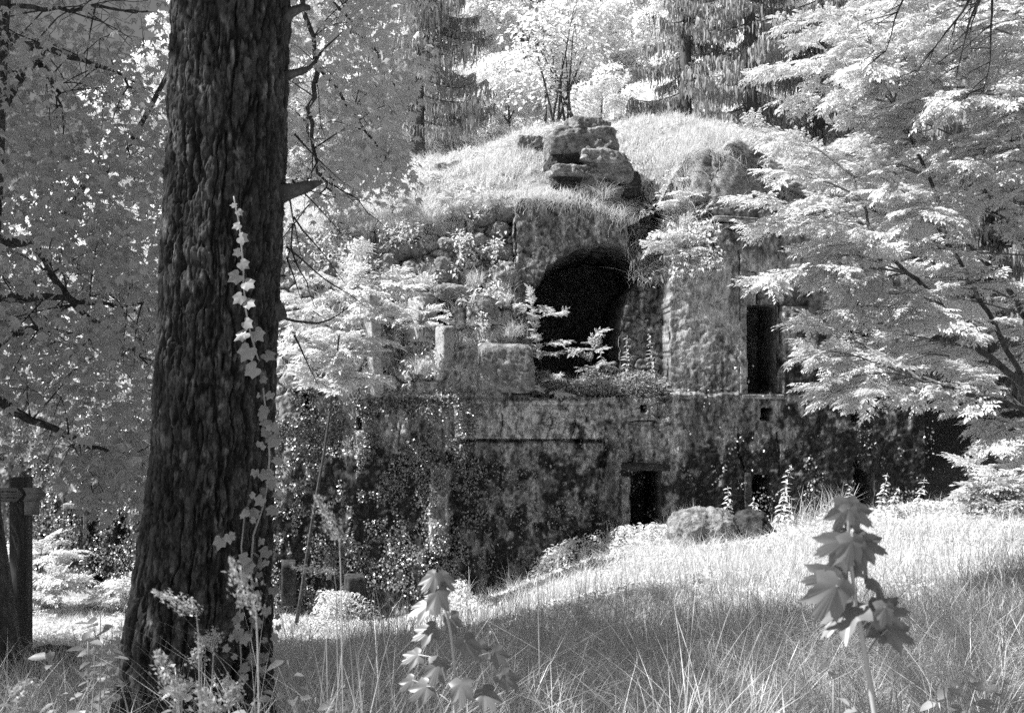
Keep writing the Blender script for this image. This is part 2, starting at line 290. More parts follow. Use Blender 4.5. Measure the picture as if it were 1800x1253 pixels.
def wall_y(u, v):      # front surface depth of the ruin at a given bearing
    u = np.asarray(u, float); v = np.asarray(v, float); kx = (u - 900) / F; y = np.where(kx < -.25, 17.75 / np.maximum(1 + .45 * kx, .3), 20.0); x = kx * y; z = CZ - (v - 626.5) / F * y
    a = np.clip(((x - XL) / (XR - XL) * (nx - 1)).astype(int), 0, nx - 1); b = np.clip(((z - zs[0]) / dx).astype(int), 0, nz - 1)
    return Y2[b, a], x, z
for i_, (ol, (_, dep)) in enumerate(zip(OUTL, OPEN)):     # real reveals and vault behind every opening
    cen = ol.mean(0); yo, xo, zo = wall_y(*(cen + (ol - cen) * 1.03 + np.sign(ol - cen) * 1.5).T); _, xo, zo = wall_y(*ol.T); y0 = np.minimum(yo, np.median(yo) + .12) + .012; ns = int(dep / .12) + 2; tt = np.linspace(0, 1, ns)[:, None]; yy = y0[None] * (1 - tt) + (np.median(y0) + dep) * tt
    ctr = np.array([xo.mean(), zo.mean()]); nz_ = .07 * fbm(np.broadcast_to(xo * 3, yy.shape), zo[None] * 3 + 0 * yy, yy * 3, seed=420 + i_, o=5) * np.minimum(tt * 6, 1); sx_ = xo[None] + (xo[None] - ctr[0]) * nz_; sz_ = zo[None] + (zo[None] - ctr[1]) * nz_
    G_ = np.stack([sx_, yy, sz_], -1); G_ = np.concatenate([G_, G_[:, :1]], 1); mb = MB().grid(G_); k_ = len(ol); mb.add(np.concatenate([G_[-1, :-1], [[ctr[0], yy[-1].mean(), ctr[1]]]]), [[j, (j + 1) % k_, k_] for j in range(k_)])
    mb.build("arch_vault" if i_ == 0 else "opening_reveal", M['vault_lining'] if i_ == 0 else M['reveal'], ruin, smooth=False)

# rounded, noise-worn stone
def stone(size, seed=0, n=14, wear=.12, rnd=.35, sq=4.0):
    g = np.linspace(-1, 1, n + 1); fs = []; vs = []; c = 0; A, B = np.meshgrid(g, g, indexing='ij')
    for ax in range(3):
        for s in (-1, 1):
            p = np.zeros((n + 1, n + 1, 3)); p[..., ax] = s; p[..., (ax + 1) % 3] = A; p[..., (ax + 2) % 3] = B * s
            vs.append(p.reshape(-1, 3)); i = np.arange((n + 1) ** 2).reshape(n + 1, n + 1) + c; c += (n + 1) ** 2
            fs.append(np.stack([i[:-1, :-1], i[1:, :-1], i[1:, 1:], i[:-1, 1:]], -1).reshape(-1, 4))
    v = np.concatenate(vs); f = np.concatenate(fs)
    key = np.round(v * 1000).astype(int); _, fi, inv = np.unique(key, axis=0, return_index=True, return_inverse=True); v = v[fi]; f = inv.reshape(-1)[f]
    v = v / (np.sum(np.abs(v) ** sq, 1, keepdims=True) ** (1 / sq)) * (1 + .0)
    sz = np.asarray(size, float) / 2; w_ = v * sz; s_ = sz.mean()
    d = fbm(w_[:, 0] / s_ * 1.1 + seed, w_[:, 1] / s_ * 1.1, w_[:, 2] / s_ * 1.1, seed=seed, o=5, g=.55); r_ = np.abs(fbm(w_[:, 0] / s_ * 2 + seed, w_[:, 1] / s_ * 2, w_[:, 2] / s_ * 2, seed=seed + 3, o=3))
    hf = fbm(w_[:, 0] * 9 + seed, w_[:, 1] * 9, w_[:, 2] * 9, seed=seed + 5, o=4, g=.7); w_ = w_ + nrm(w_) * ((d * 2 * wear - r_ * wear * 1.6) * s_ + .035 * hf * min(s_ * 2, 1))[:, None]
    return w_, f
def rot(rx=0, ry=0, rz=0):
    a, b, c = map(math.radians, (rx, ry, rz)); ca, sa, cb, sb, cc, sc = math.cos(a), math.sin(a), math.cos(b), math.sin(b), math.cos(c), math.sin(c)
    return (np.array([[cc, -sc, 0], [sc, cc, 0], [0, 0, 1]]) @ np.array([[cb, 0, sb], [0, 1, 0], [-sb, 0, cb]]) @ np.array([[1, 0, 0], [0, ca, -sa], [0, sa, ca]]))
def px_stone(name, u, v, wpx, hpx, Y, depth, mat, r=(0, 0, 0), seed=1, wear=.12, sq=4.0, parent=None, n=22):
    c = P(u, v, Y); v_, f_ = stone((wpx / F * Y, depth, hpx / F * Y), seed, n, wear, sq=sq); v_ = v_ @ rot(*r).T + c
    m = MB(); m.add(v_, f_); return m.build(name, M[mat], parent, origin=None if parent else c)
# dressed posts, lintels and sills of the ruin, as parts
for k, (nm, u, v, wp, hp, dy, dp, mt, r) in enumerate([
        ("door_jamb", 655, 590, 19, 215, -.25, .45, 'plaster', (0, -3, 28)), ("window_jamb", 742, 562, 40, 78, -.25, .5, 'plaster', (0, 0, 35)), ("window_jamb", 782, 612, 22, 78, -.35, .35, 'plaster', (0, 0, 35)),  # these posts are lightened in colour as if the sun struck them
        ("window_lintel", 738, 527, 52, 24, -.1, .6, 'stone', (0, 2, 8)), ("stone_post", 508, 1024, 26, 76, -.30, .4, 'darkrock', (0, 0, 12)), ("stone_post", 624, 1048, 34, 76, -.3, .45, 'darkrock', (0, 2, 20)),
        ("window_jamb", 118, 915, 7, 62, -.1, .3, 'stone', (0, 0, 10)), ("window_lintel", 135, 888, 40, 9, -.1, .3, 'stone', (0, 0, 0)), ("window_jamb", 152, 915, 6, 58, -.1, .3, 'stone', (0, 0, 10)),
        ("window_sill", 1340, 697, 74, 8, .02, .2, 'rock', (0, 0, 0)), ("door_lintel", 1135, 820, 84, 12, .0, .2, 'darkrock', (0, 2, 0)), ("door_jamb", 1098, 895, 13, 120, .03, .2, 'stone', (0, 0, 6)),
        ("door_jamb", 1314, 870, 12, 80, .03, .18, 'darkrock', (0, 0, 0)), ("window_jamb", 1306, 575, 11, 240, .03, .14, 'stone', (0, 0, 0)), ("window_jamb", 1472, 575, 11, 130, .03, .14, 'stone', (0, 0, 0))]):
    y_, x_, z_ = wall_y(np.array([float(u + (0 if wp > 20 else 0))]), np.array([float(v)])); base = float(min(y_[0], Yf(x_[0]) + .9))
    px_stone(nm, u, v, wp, hp, base + dy, dp, mt, r, 60 + k, .03, 14, ruin, 10)
# loose and half-buried blocks on the broken upper left, each its own thing
blocks = [(826, 425, 48, 26, "flat pale block capping the top course left of the arch"), (872, 408, 34, 26, "small pale stone on top of the stack left of the arch"), (877, 450, 54, 34, "large squared block directly left of the arch crown"),
          (884, 484, 44, 40, "upright block under the largest block beside the arch"), (790, 432, 44, 22, "long low stone left of the pale capping block"), (712, 446, 58, 34, "tilted rounded block above the white window post"),
          (722, 480, 50, 40, "wedge-shaped stone under the tilted block"), (780, 480, 46, 42, "broad block in the middle of the broken courses"), (684, 470, 34, 36, "narrow upright stone right of the lit shrub"),
          (615, 440, 34, 44, "dark upright stone at the broken corner behind the shrub"), (606, 490, 52, 50, "mossy block low behind the lit shrub"), (560, 480, 58, 44, "wide block near the pine trunk below the turf"),
          (520, 440, 44, 36, "shaded square block just right of the pine trunk"), (790, 515, 62, 28, "long block bridging the small dark opening"), (850, 540, 50, 36, "block under the grass tuft left of the arch"), (880, 378, 52, 30, "rough stone wedged under the turf at the left end of the arch wall"), (846, 388, 40, 24, "stone under the turf edge, second from the arch wall"), (598, 395, 48, 22, "dark flat stone under the turf edge at the left")]
for k, (u, v, a, b, lb) in enumerate(blocks):
    y_, _, _ = wall_y(np.array([float(u)]), np.array([float(v + 6)])); o = px_stone("stone_block", u, v, a * 1.08, b * 1.1, float(y_[0]) + .18, .75, 'rock' if k % 3 else 'lichen', (random.uniform(-8, 8), random.uniform(-9, 9), random.uniform(5, 35)), 100 + k, .17, 3.3)
    tag(o, lb, "stone", "fallen blocks of the broken wall")
o = px_stone("stone_block", 888, 646, 98, 86, 19.75, 1.3, 'rock', (0, 1, 3), 130, .07, 6.5, n=34); tag(o, "big squared block jutting out left of the arch, grass on its top", "stone")
# masonry outcrop on the mound
for k, (u, v, a, b, dp, r, mt, lb) in enumerate([
        (1030, 232, 72, 30, 1.3, (0, 8, 10), 'rock', "topmost rounded block of the masonry outcrop on the mound"), (1022, 258, 116, 44, 1.7, (0, -3, 0), 'rock', "broad block forming the brow of the masonry outcrop"),
        (1048, 285, 84, 22, 1.5, (0, 5, 12), 'lichen', "thin protruding slab under the brow of the outcrop"), (992, 290, 62, 20, 1.4, (0, -6, 10), 'darkrock', "dark wedge stone at the left under the brow of the outcrop"),
        (1062, 308, 84, 36, 1.6, (0, 6, 0), 'rock', "bulging right-hand block halfway up the outcrop"), (1004, 308, 78, 17, 1.5, (0, 3, 8), 'rock', "ledge-like slab at the left, halfway up the outcrop"),
        (1000, 330, 70, 30, 1.3, (0, 14, 10), 'darkrock', "dark lower left block of the outcrop with turf around it"), (1052, 338, 74, 28, 1.3, (0, 20, 0), 'rock', "tilted slab at the foot of the outcrop above the arch"), (1092, 328, 34, 42, 1.0, (0, 0, 30), 'darkrock', "small dark stone hanging at the right foot of the outcrop"),
        (790, 300, 46, 18, 1.0, (0, -8, 0), 'rock', "flat stone showing through the grass at the left of the mound"), (900, 300, 40, 22, 1.0, (0, 5, 0), 'darkrock', "dark stone in the turf left of the outcrop foot"), (1165, 262, 50, 20, 1.0, (0, 6, 0), 'rock', "stone in the grass right of the outcrop"),
        (930, 256, 40, 20, 1.2, (0, 0, 0), 'rock', "low flat stone half buried left of the outcrop top"), (852, 322, 54, 26, 1.4, (0, -10, 0), 'rock', "half buried stone in the mound grass left of the outcrop")]):
    Y = 21.7 if k < 9 else 23.5; o = px_stone("rock", u, v, a * 1.06, b * 1.13, Y + (.14 * math.sin(k * 2.3) if k < 9 else 0), dp, mt, r, 150 + k, .15, 7, n=44); tag(o, lb, "rock", "rocks on the mound above the arch")
# upper right arched stub of the ruin with its sloping slab
for k, (nm, u, v, a, b, dy, dp, mt, r) in enumerate([("wall_stub", 1232, 318, 82, 110, 21.2, 1.4, 'rock', (0, 0, 20)), ("wall_stub", 1290, 330, 100, 120, 21.1, 1.6, 'rock', (0, 4, 6)), ("roof_slab", 1325, 292, 130, 15, 20.9, 1.7, 'stone', (0, 30, 0)), ("roof_slab", 1395, 345, 90, 14, 20.9, 1.7, 'rock', (0, 24, 0)), ("cornice", 1335, 392, 170, 9, 20.2, .7, 'stone', (0, 4, 0))]):
    px_stone(nm, u, v, a, b, dy, dp, mt, r, 180 + k, .10 if k < 2 else .03, 4 if k < 2 else 10, ruin, 18)
# mound
CU = np.array([-200, 400, 500, 560, 640, 700, 780, 860, 920, 1000, 1100, 1200, 1260, 1330, 1400, 1500, 1600, 1700.]); CV = np.array([480, 400, 362, 332, 296, 274, 262, 250, 228, 214, 207, 211, 221, 240, 268, 320, 370, 420.])
def MZ(x, y):
    u0 = 900 + F * x / 20.8; zf = CZ - (np.interp(u0, TU, TV) + 4 - 626.5) / F * 20.8; u1 = 900 + F * x / 27; zc = CZ - (np.interp(u1, CU, CV) - 626.5) / F * 27 - .55
    t = np.clip((y - 20.8) / 6.2, -.2, 1); s = np.sin(np.clip(t, 0, 1) * np.pi / 2) ** .9
    z = zf * (1 - s) + zc * s + np.minimum(t, 0) * .5
    gulz = np.exp(-((x - 2.85) / .75) ** 2) * (1 - ss(20.8, 23.8, y)); z = z - .5 * gulz
    z = z - ss(28, 38, y) * 1.5 + (.34 * fbm(x * .9, y * .9, seed=61) + .16 * fbm(x * 2.6, y * 2.6, seed=63) + .07 * fbm(x * 6, y * 6, seed=62)) * ss(20.6, 21.5, y)
    return z
mx, my = np.meshgrid(np.linspace(-12, XR + .6, 260), np.linspace(20.75, 38, 220)); my = my + 1.0 * ss(.5, -.2, mx) + (.35 + 1.5 * np.exp(-((mx - 2.9) / .95) ** 2)) * ss(-.4, .6, mx) * (1 - ss(22, 30, my)); mz = MZ(mx, my); mz[0] -= .7; m = MB().grid(np.stack([mx, my + .45 * np.clip(-5 - mx, 0, 20) * (1 - ss(21, 27, my)), mz], -1)); tag(m.build("mound_hill", M['soil']), kind="structure")

# ------------------------------------------------------------------ plant kit
def ovate(w=.5, fold=.12, droop=.15):
    V = np.array([[0, 0, 0], [.28, w * .5, fold], [.68, w * .36, fold * .6 - droop * .4], [1, 0, -droop], [.68, -w * .36, fold * .6 - droop * .4], [.28, -w * .5, fold]]); return V, [np.array([[0, 3, 2, 1]]), np.array([[0, 5, 4, 3]])]
def diamond(w=.6): return np.array([[0, 0, 0], [.5, w * .5, .08], [1, 0, -.06], [.5, -w * .5, .08]]), [np.array([[0, 1, 2, 3]])]
def fan(rs, droop=.25, cx=.0):   # star outline: (angle deg, radius) pairs over the full circle about the leaf base
    a = np.radians([r[0] for r in rs]); r = np.array([r[1] for r in rs]); V = [[cx, 0, 0]] + [[cx + r_ * math.cos(t), r_ * math.sin(t), -droop * r_ * r_ + .06 * math.cos(5 * t)* r_] for t, r_ in zip(a, r)]
    n = len(rs); return np.array(V), [np.array([[0, i + 1, (i + 1) % n + 1] for i in range(n)])]
half = [(0, 1), (6, .84), (11, .88), (16, .74), (23, .60), (31, .76), (37, .82), (45, 1.0), (52, .82), (60, .76), (70, .58), (82, .62), (96, .74), (110, .56), (135, .36), (165, .16)]
MAPLE = fan(half + [(-a, r) for a, r in half[:0:-1]], .3)
hs = [(0, 1), (9, .82), (20, .66), (34, .64), (48, .80), (60, .66), (80, .56), (105, .58), (128, .56), (150, .42), (172, .15)]
IVY = fan(hs + [(-a, r) for a, r in hs[:0:-1]], .12)
hm = [(0, 1), (10, .72), (26, .45), (45, .92), (60, .55), (95, .55), (140, .22)]
MAPS = fan(hm + [(-a, r) for a, r in hm[:0:-1]], .35)
def frames(ax, up):      # leaf axis and rough normal -> (N,3,3) columns x,y,z
    x = nrm(ax); y = nrm(np.cross(up, x)); z = np.cross(x, y); return np.stack([x, y, z], -1)
def scatter(mb, tpl, pos, fr, sc):
    V, Fs = tpl; sc = np.asarray(sc, float); sc = sc[:, None, None] if sc.ndim == 1 else sc[:, None, :]
    W = np.einsum('nij,nkj->nki', fr, V[None] * sc) + pos[:, None]; n, k = W.shape[:2]; off = np.arange(n)[:, None, None] * k
    base = mb.n; mb.V.append(W.reshape(-1, 3)); mb.n += n * k
    for f in Fs: mb.F.append((f[None] + off).reshape(-1, f.shape[1]) + base)
def rdir(n): return nrm(R.normal(size=(n, 3)))
def blades(mb, pos, h, wd, lean, seg=2, az=None, face=None):
    n = len(pos); az = R.uniform(0, 2 * np.pi, n) if az is None else az; ld = np.stack([np.cos(az), np.sin(az), 0 * az], 1); wa = az + np.pi / 2 + R.normal(0, .5, n); wdir = np.stack([np.cos(wa), np.sin(wa), 0 * wa], 1)
    h = np.asarray(h); rows = []
    for t in np.linspace(0, 1, seg + 1):
        c = pos + ld * (h * lean * t * t)[:, None]; c = c + np.array([0, 0, 1.]) * (h * (t - .38 * np.minimum(lean, 1.3) * t * t))[:, None]; w_ = (wd * (1 - t ** 1.6) * .5)[:, None] * wdir
        if t < 1: rows += [c - w_, c + w_]
        else: rows.append(c)
    W = np.stack(rows, 1); k = W.shape[1]; b = mb.n; mb.V.append(W.reshape(-1, 3)); mb.n += n * k; off = np.arange(n)[:, None] * k + b
    for s in range(seg - 1): mb.F.append(off + np.array([2 * s, 2 * s + 1, 2 * s + 3, 2 * s + 2])[None])
    mb.F.append(off + np.array([2 * seg - 2, 2 * seg - 1, 2 * seg])[None])
def curve(a, b, n=8, sag=0., wob=.05, seed=None):
    a = np.asarray(a, float); b = np.asarray(b, float); t = np.linspace(0, 1, n)[:, None]; L = np.linalg.norm(b - a); p = a + (b - a) * t; k = R.uniform(0, 99)
    for i in range(3): p[:, i] += wob * L * fbm(t[:, 0] * 2.2 + k, t[:, 0] * 0 + i * 3.3 + k, o=3) * np.sin(np.pi * np.clip(t[:, 0], 0, 1) * .5) * (1 - .0 * t[:, 0])
    p[:, 2] += sag * L * np.sin(np.pi * t[:, 0]); return p
def spray_tpl(n_side=6, L=1.0, leaf=.15, seed=0, droop=.18):   # flat twig with two-ranked leaves, length 1 along x
    r = np.random.default_rng(seed); pos = []; ax = []; sc = []
    def run(p0, d, L, n):
        for i in range(n):
            t = (i + .6) / n; p = p0 + d * L * t + np.array([0, 0, -droop * (L * t) ** 2])
            for s in (-1, 1):
                a = math.radians(s * r.uniform(38, 62)); c, s_ = math.cos(a), math.sin(a); dd = np.array([d[0] * c - d[1] * s_, d[0] * s_ + d[1] * c, -r.uniform(.05, .45)])
                pos.append(p + r.normal(0, .006, 3)); ax.append(dd); sc.append(leaf * r.uniform(.7, 1.1) * (1 - .25 * t))
        pos.append(p0 + d * L + np.array([0, 0, -droop * L * L])); ax.append(d + np.array([0, 0, -.3])); sc.append(leaf)
    run(np.zeros(3), np.array([1., 0, 0]), L, 7)
    for i in range(n_side):
        t = .12 + .72 * i / n_side; s = 1 if i % 2 else -1; a = math.radians(s * r.uniform(35, 55)); run(np.array([t, 0, -droop * t * t]), np.array([math.cos(a), math.sin(a), 0.]), .62 * (1 - t * .75), 5 if t < .6 else 3)
    pos = np.array(pos); ax = np.array(ax); sc = np.array(sc); up = nrm(np.array([0, 0, 1.]) + r.normal(0, .38, pos.shape)); mb = MB(); scatter(mb, ovate(.46, .07, .16), pos, frames(ax, up), sc)
    return np.concatenate(mb.V), [np.concatenate([f for f in mb.F])]
SPR = [spray_tpl(4 + s % 2, 1, .20, s, .28) for s in range(7)]; SPRF = [spray_tpl(5, 1, .2, 9 + s, .3) for s in range(3)]
def sprays(mb, pos, dirs, L, up=None, T=SPR, tilt=.32):
    pos = np.asarray(pos); dirs = np.asarray(dirs); L = np.asarray(L, float); up = nrm(np.array([0, 0, 1.]) + R.normal(0, tilt, pos.shape)) if up is None else up; fr = frames(dirs, up); w_ = R.integers(0, len(T), len(pos))
    for k in range(len(T)):
        s = w_ == k
        if s.any(): scatter(mb, T[k], pos[s], fr[s], L[s])
def limb_sprays(pts, side=.9, Ls=.5, step=.16, acc=None, tw=None, fade=.35, droop=.05):
    # side branches to left and right of a limb, each carrying flat sprays; returns spray positions
    seg = np.linalg.norm(np.diff(pts, axis=0), axis=1); cum = np.concatenate([[0], np.cumsum(seg)]); tot = cum[-1]; s = tot * fade; k = 0
    while s < tot:
        t = s / tot; p = np.array([np.interp(s, cum, pts[:, i]) for i in range(3)]); q = np.array([np.interp(min(s + .1, tot), cum, pts[:, i]) for i in range(3)]); d = nrm(q - p + 1e-6)
        sd = 1 if k % 2 else -1; h = nrm(np.cross([0, 0, 1.], d)) * sd; a = R.uniform(.6, 1.0); dd = nrm(d * math.cos(a) + h * math.sin(a) + np.array([0, 0, R.normal(-droop, .2)]))
        bl = side * (1 - t * .75) * R.uniform(.7, 1.15); e = p + dd * bl + np.array([0, 0, -.08 * bl])
        if bl > Ls * .8: tw.tube([p, (p + e) / 2 + R.normal(0, .01, 3), e], [.006, .004, .002], 4, False)
        m_ = max(1, int(bl / (Ls * .42)))
        for j in range(m_):
            f = (j + .3) / m_; hh = nrm(np.cross([0, 0, 1.], dd)) * (1 if j % 2 else -1); d3 = nrm(dd + hh * R.uniform(.2, .8) * (1 if j < m_ - 1 else .1) + np.array([0, 0, -.08])); acc.append((p + (e - p) * f, d3, Ls * R.uniform(.7, 1.1)))
        acc.append((e - dd * Ls * .4, dd, Ls)); s += step * R.uniform(.7, 1.3); k += 1
    d = nrm(pts[-1] - pts[-2]); acc.append((pts[-1] - d * Ls * .8, d, Ls)); acc.append((pts[-1] - d * Ls * 1.3, nrm(d + [0, 0, .1]), Ls))

# ------------------------------------------------------------------ the big pine in front
PY = 4.0
tv_ = np.array([-700, 0, 300, 600, 800, 1000, 1150, 1253, 1290.]); tc_ = np.array([415, 408, 396.5, 381, 372.5, 357.5, 347.5, 342, 338.]); th_ = np.array([98, 105, 106.5, 109, 110.5, 122.5, 134, 146, 158.])
def trunk(z):
    v = 626.5 - (z - CZ) / PY * F; return (np.interp(v, tv_, tc_) - 900) / F * PY, np.interp(v, tv_, th_) / F * PY
base = (-1.27, PY, float(G(-1.27, PY)))
pine = thing("pine_tree", "massive dark pine trunk with deeply plated bark in front of the ruin", "tree", base)
na, nh = 520, 620; th = np.linspace(0, 2 * np.pi, na, endpoint=False); zz = np.linspace(base[2] - .15, 3.5, nh); A, Zt = np.meshgrid(th, zz); xc, rr = trunk(zz)
arc = A * .25
def per(f, *a, **k):   # make a field periodic round the trunk
    t = ss(5.6, 6.2832, A); return f(arc, *a, **k) * (1 - t) + f(arc - 2 * np.pi * .25, *a, **k) * t
wv = fbm(np.cos(A) * 1.6, np.sin(A) * 1.6, Zt * 1.8, seed=70, o=4); wv2 = fbm(np.cos(A) * 3, np.sin(A) * 3 + 7, Zt * 3, seed=71, o=4)
def pv(sx, sz, sd):
    t = ss(5.7, 6.2832, A); a = vor((arc + .025 * wv) * sx, (Zt + .09 * wv2) * sz, seed=sd); b = vor((arc - 2 * np.pi * .25 + .025 * wv) * sx, (Zt + .09 * wv2) * sz, seed=sd); return [np.where(t > .5, q, p) for p, q in zip(a, b)]
ca, sa = np.cos(A), np.sin(A)
def cyl(k, kz, sd, o=4, w=0.): return fbm(ca * .25 * k + w, sa * .25 * k + w * .7, Zt * kz, seed=sd, o=o)
wp = .35 * cyl(9, 7, 70)
q1 = cyl(19, 3.4, 72, 4, wp); q2 = cyl(36, 14, 73, 4, wp * 2); q3 = cyl(60, 34, 74, 4); ids_ = cyl(34, 16, 76, 2, wp); ridge = cyl(5, .8, 78, 3)
gr = ss(.0, .13, np.abs(q1)); gr2 = ss(.0, .11, np.abs(q2)); cell = pv(26, 9, 72); cg = ss(0, .3, cell[1] - cell[0]); bi = cell[2]
plate = np.where(ids_ > 0, 1, 0) * .35 + ids_
fn = cyl(120, 60, 77, 3)
disp = .018 * gr + .005 * gr2 + .005 * cg + .005 * plate + .006 * q3 + .003 * fn + .012 * ridge + .006 * (bi - .5)
lobes = .04 * np.cos(A * 5 + 1) * ss(.75, -.1, Zt - base[2]) * (Zt < base[2] + .8)
Rr = rr[:, None] - .042 + disp + lobes
V = np.stack([xc[:, None] + Rr * np.cos(A), PY + Rr * np.sin(A), Zt], -1)
i = np.arange(na * nh).reshape(nh, na); q = np.stack([i[:-1], np.roll(i, -1, 1)[:-1], np.roll(i, -1, 1)[1:], i[1:]], -1).reshape(-1, 4)
m = MB(); m.add(V, q); tone = .022 + .055 * gr * gr2 * (.55 + .5 * cg) * (.9 + .4 * plate) + .08 * np.clip(q3, 0, 1) * gr + .04 * np.clip(fn, 0, 1); tone = np.clip(tone * (1 + .5 * cyl(6, 1.5, 81, 3)) + .10 * ss(.2, .34, cyl(26, 8, 79, 3)) * ss(.05, .3, q3 + .15) * gr, .015, .5)
nv = m.n; hz = np.linspace(3.49, 15, 24); hx, hr = trunk(np.minimum(hz, 3.5)); hr = hr * np.clip(1 - (hz - 3.5) / 13, .1, 1) * .98; m.tube(np.stack([hx, hz * 0 + PY, hz], 1), hr, 20)
tone = np.concatenate([tone.ravel(), np.full(m.n - nv, .08)]); m.build("trunk", M['bark'], pine, smooth=False, attr=tone)
def TP(u, v, off=.0):      # a point on the camera side of the trunk
    z = CZ - (v - 626.5) / F * PY; 
    for _ in range(3):
        y = PY - .25; x = (u - 900) / F * y; z = CZ - (v - 626.5) / F * y; cx, r = trunk(z); dxx = np.clip((x - cx) / r, -.97, .97); y = PY - math.sqrt(1 - dxx * dxx) * r - off; x = (u - 900) / F * y; z = CZ - (v - 626.5) / F * y
    return np.array([x, y, z])
for (pts, rad) in [([(495, 38, 4), (512, 22, 4.0), (530, 14, 4.02), (543, 14, 4.05)], [.03, .022, .016, .012]), ([(497, 136, 4.0), (515, 130, 4), (535, 124, 4.02), (548, 118, 4.1)], [.026, .017, .014, .006]),
                   ([(488, 340, 4.0), (515, 336, 4), (540, 328, 4.02), (566, 320, 4.06)], [.05, .03, .024, .007]), ([(482, 548, 4.0), (492, 552, 4.0), (499, 556, 3.98)], [.06, .035, .016]), ([(290, 300, 4), (284, 298, 4), (278, 292, 4)], [.02, .01, .004])]:
    p = np.array([P(*q) for q in pts]); MB().tube(p, rad, 9).build("branch_stub", M['bark2'], pine)
m = MB()
m.tube(curve(P(545, 118, 4.1), P(602, 58, 4.5), 7, 0, .06), np.linspace(.008, .002, 7), 5); m.tube(curve(P(490, 556, 4), P(560, 568, 4.3), 6, -.03, .03), np.linspace(.007, .005, 6), 5); m.tube(curve(P(560, 568, 4.3), P(612, 538, 4.6), 6, -.04, .03), np.linspace(.005, .002, 6), 5)
for k in range(9):
    a = P(random.uniform(503, 520), random.uniform(60, 620), 4.05); m.tube(curve(a, a + R.normal(0, 1, 3) * [.12, .1, .05] + [.16, .05, -.22], 6, 0, .1), np.linspace(.0045, .001, 6), 4)
m.build("twig", M['twig'], pine)
m = MB(); tw = MB()      # crown, above the frame
for k in range(46):
    z0 = 6.2 + 8.6 * k / 46; a = k * 2.4; L = 3.6 * (1 - (z0 - 6) / 11) + .6; e = np.array([base[0] + L * math.cos(a), PY + L * math.sin(a), z0 + .25 * L]); tw.tube(curve([base[0], PY, z0], e, 6, -.05, .03), np.linspace(.05, .01, 6), 5)
    n = 150; t = R.uniform(.3, 1, n)[:, None]; p = np.array([base[0], PY, z0]) * (1 - t) + e * t + R.normal(0, .28, (n, 3)); scatter(m, diamond(.35), p, frames(rdir(n) + [0, 0, .4], rdir(n)), R.uniform(.2, .34, n))
tw.build("branch", M['bark2'], pine); m.build("crown", M['spruce'], pine)

# ivy climbing the pine
tag(o := thing("ivy_vine", "pale ivy vine with lobed leaves climbing the pine trunk", "ivy", (-1.0, 3.7, base[2])))
vp = [(411, 345), (414, 362), (421, 395), (424, 425), (428, 470), (428, 500), (432, 545), (440, 585), (450, 620), (458, 645), (462, 680), (466, 715), (470, 760), (474, 800), (470, 850), (462, 890), (445, 940), (440, 1000), (446, 1060), (440, 1120), (450, 1180), (458, 1262)]
m = MB(); m.tube(np.array([TP(u, v, .03) for u, v in vp]), np.linspace(.003, .005, len(vp)), 6); m.tube(np.array([TP(u, v, .03) for u, v in [(430, 905), (424, 960), (428, 1010), (420, 1090), (424, 1160), (418, 1262)]]), .003, 6); m.build("stem", M['stem'], o)
pos = []; sc = []; ax = []
L1 = [(408, 366, -1, .6), (424, 377, 1, .7), (414, 401, -1, .8), (428, 423, 1, 1.1), (415, 448, -1, .8), (430, 468, 1, 1.1), (412, 490, -1, 1.25), (438, 503, 1, 1.25), (418, 527, -1, 1.15), (440, 537, 1, 1.1), (437, 572, 1, 1.1), (424, 592, -1, 1.35), (455, 590, 1, 1.35), (432, 620, -1, 1.6), (474, 628, 1, 1.3), (442, 653, -1, 1.5), (466, 670, 1, .8)]
for u, v, s, k in L1: pos.append(TP(u - s * 5, v - 5, .05)); sc.append(.035 * k); ax.append([s * .75 + R.normal(0, .2), -.25, -.65 + R.normal(0, .25)])
for k in range(95):
    v = R.uniform(690, 1262); cu = np.interp(v, [690, 760, 850, 900, 1000, 1100, 1262], [468, 474, 472, 440, 440, 446, 446]); u = cu + R.normal(0, np.interp(v, [690, 760, 900, 1100, 1262], [7, 11, 16, 22, 26])); u = min(u, 489)
    pos.append(TP(u, v, R.uniform(.03, .09))); sc.append(R.uniform(.018, .042)); ax.append([R.normal(0, .7), -.3, -.6 + R.normal(0, .4)])
pos, sc, ax = np.array(pos), np.array(sc), np.array(ax); m = MB(); scatter(m, IVY, pos, frames(ax, np.array([0, -1., .15]) + R.normal(0, .28, pos.shape)), sc); m.build("leaves", M['vine'], o, smooth=False)

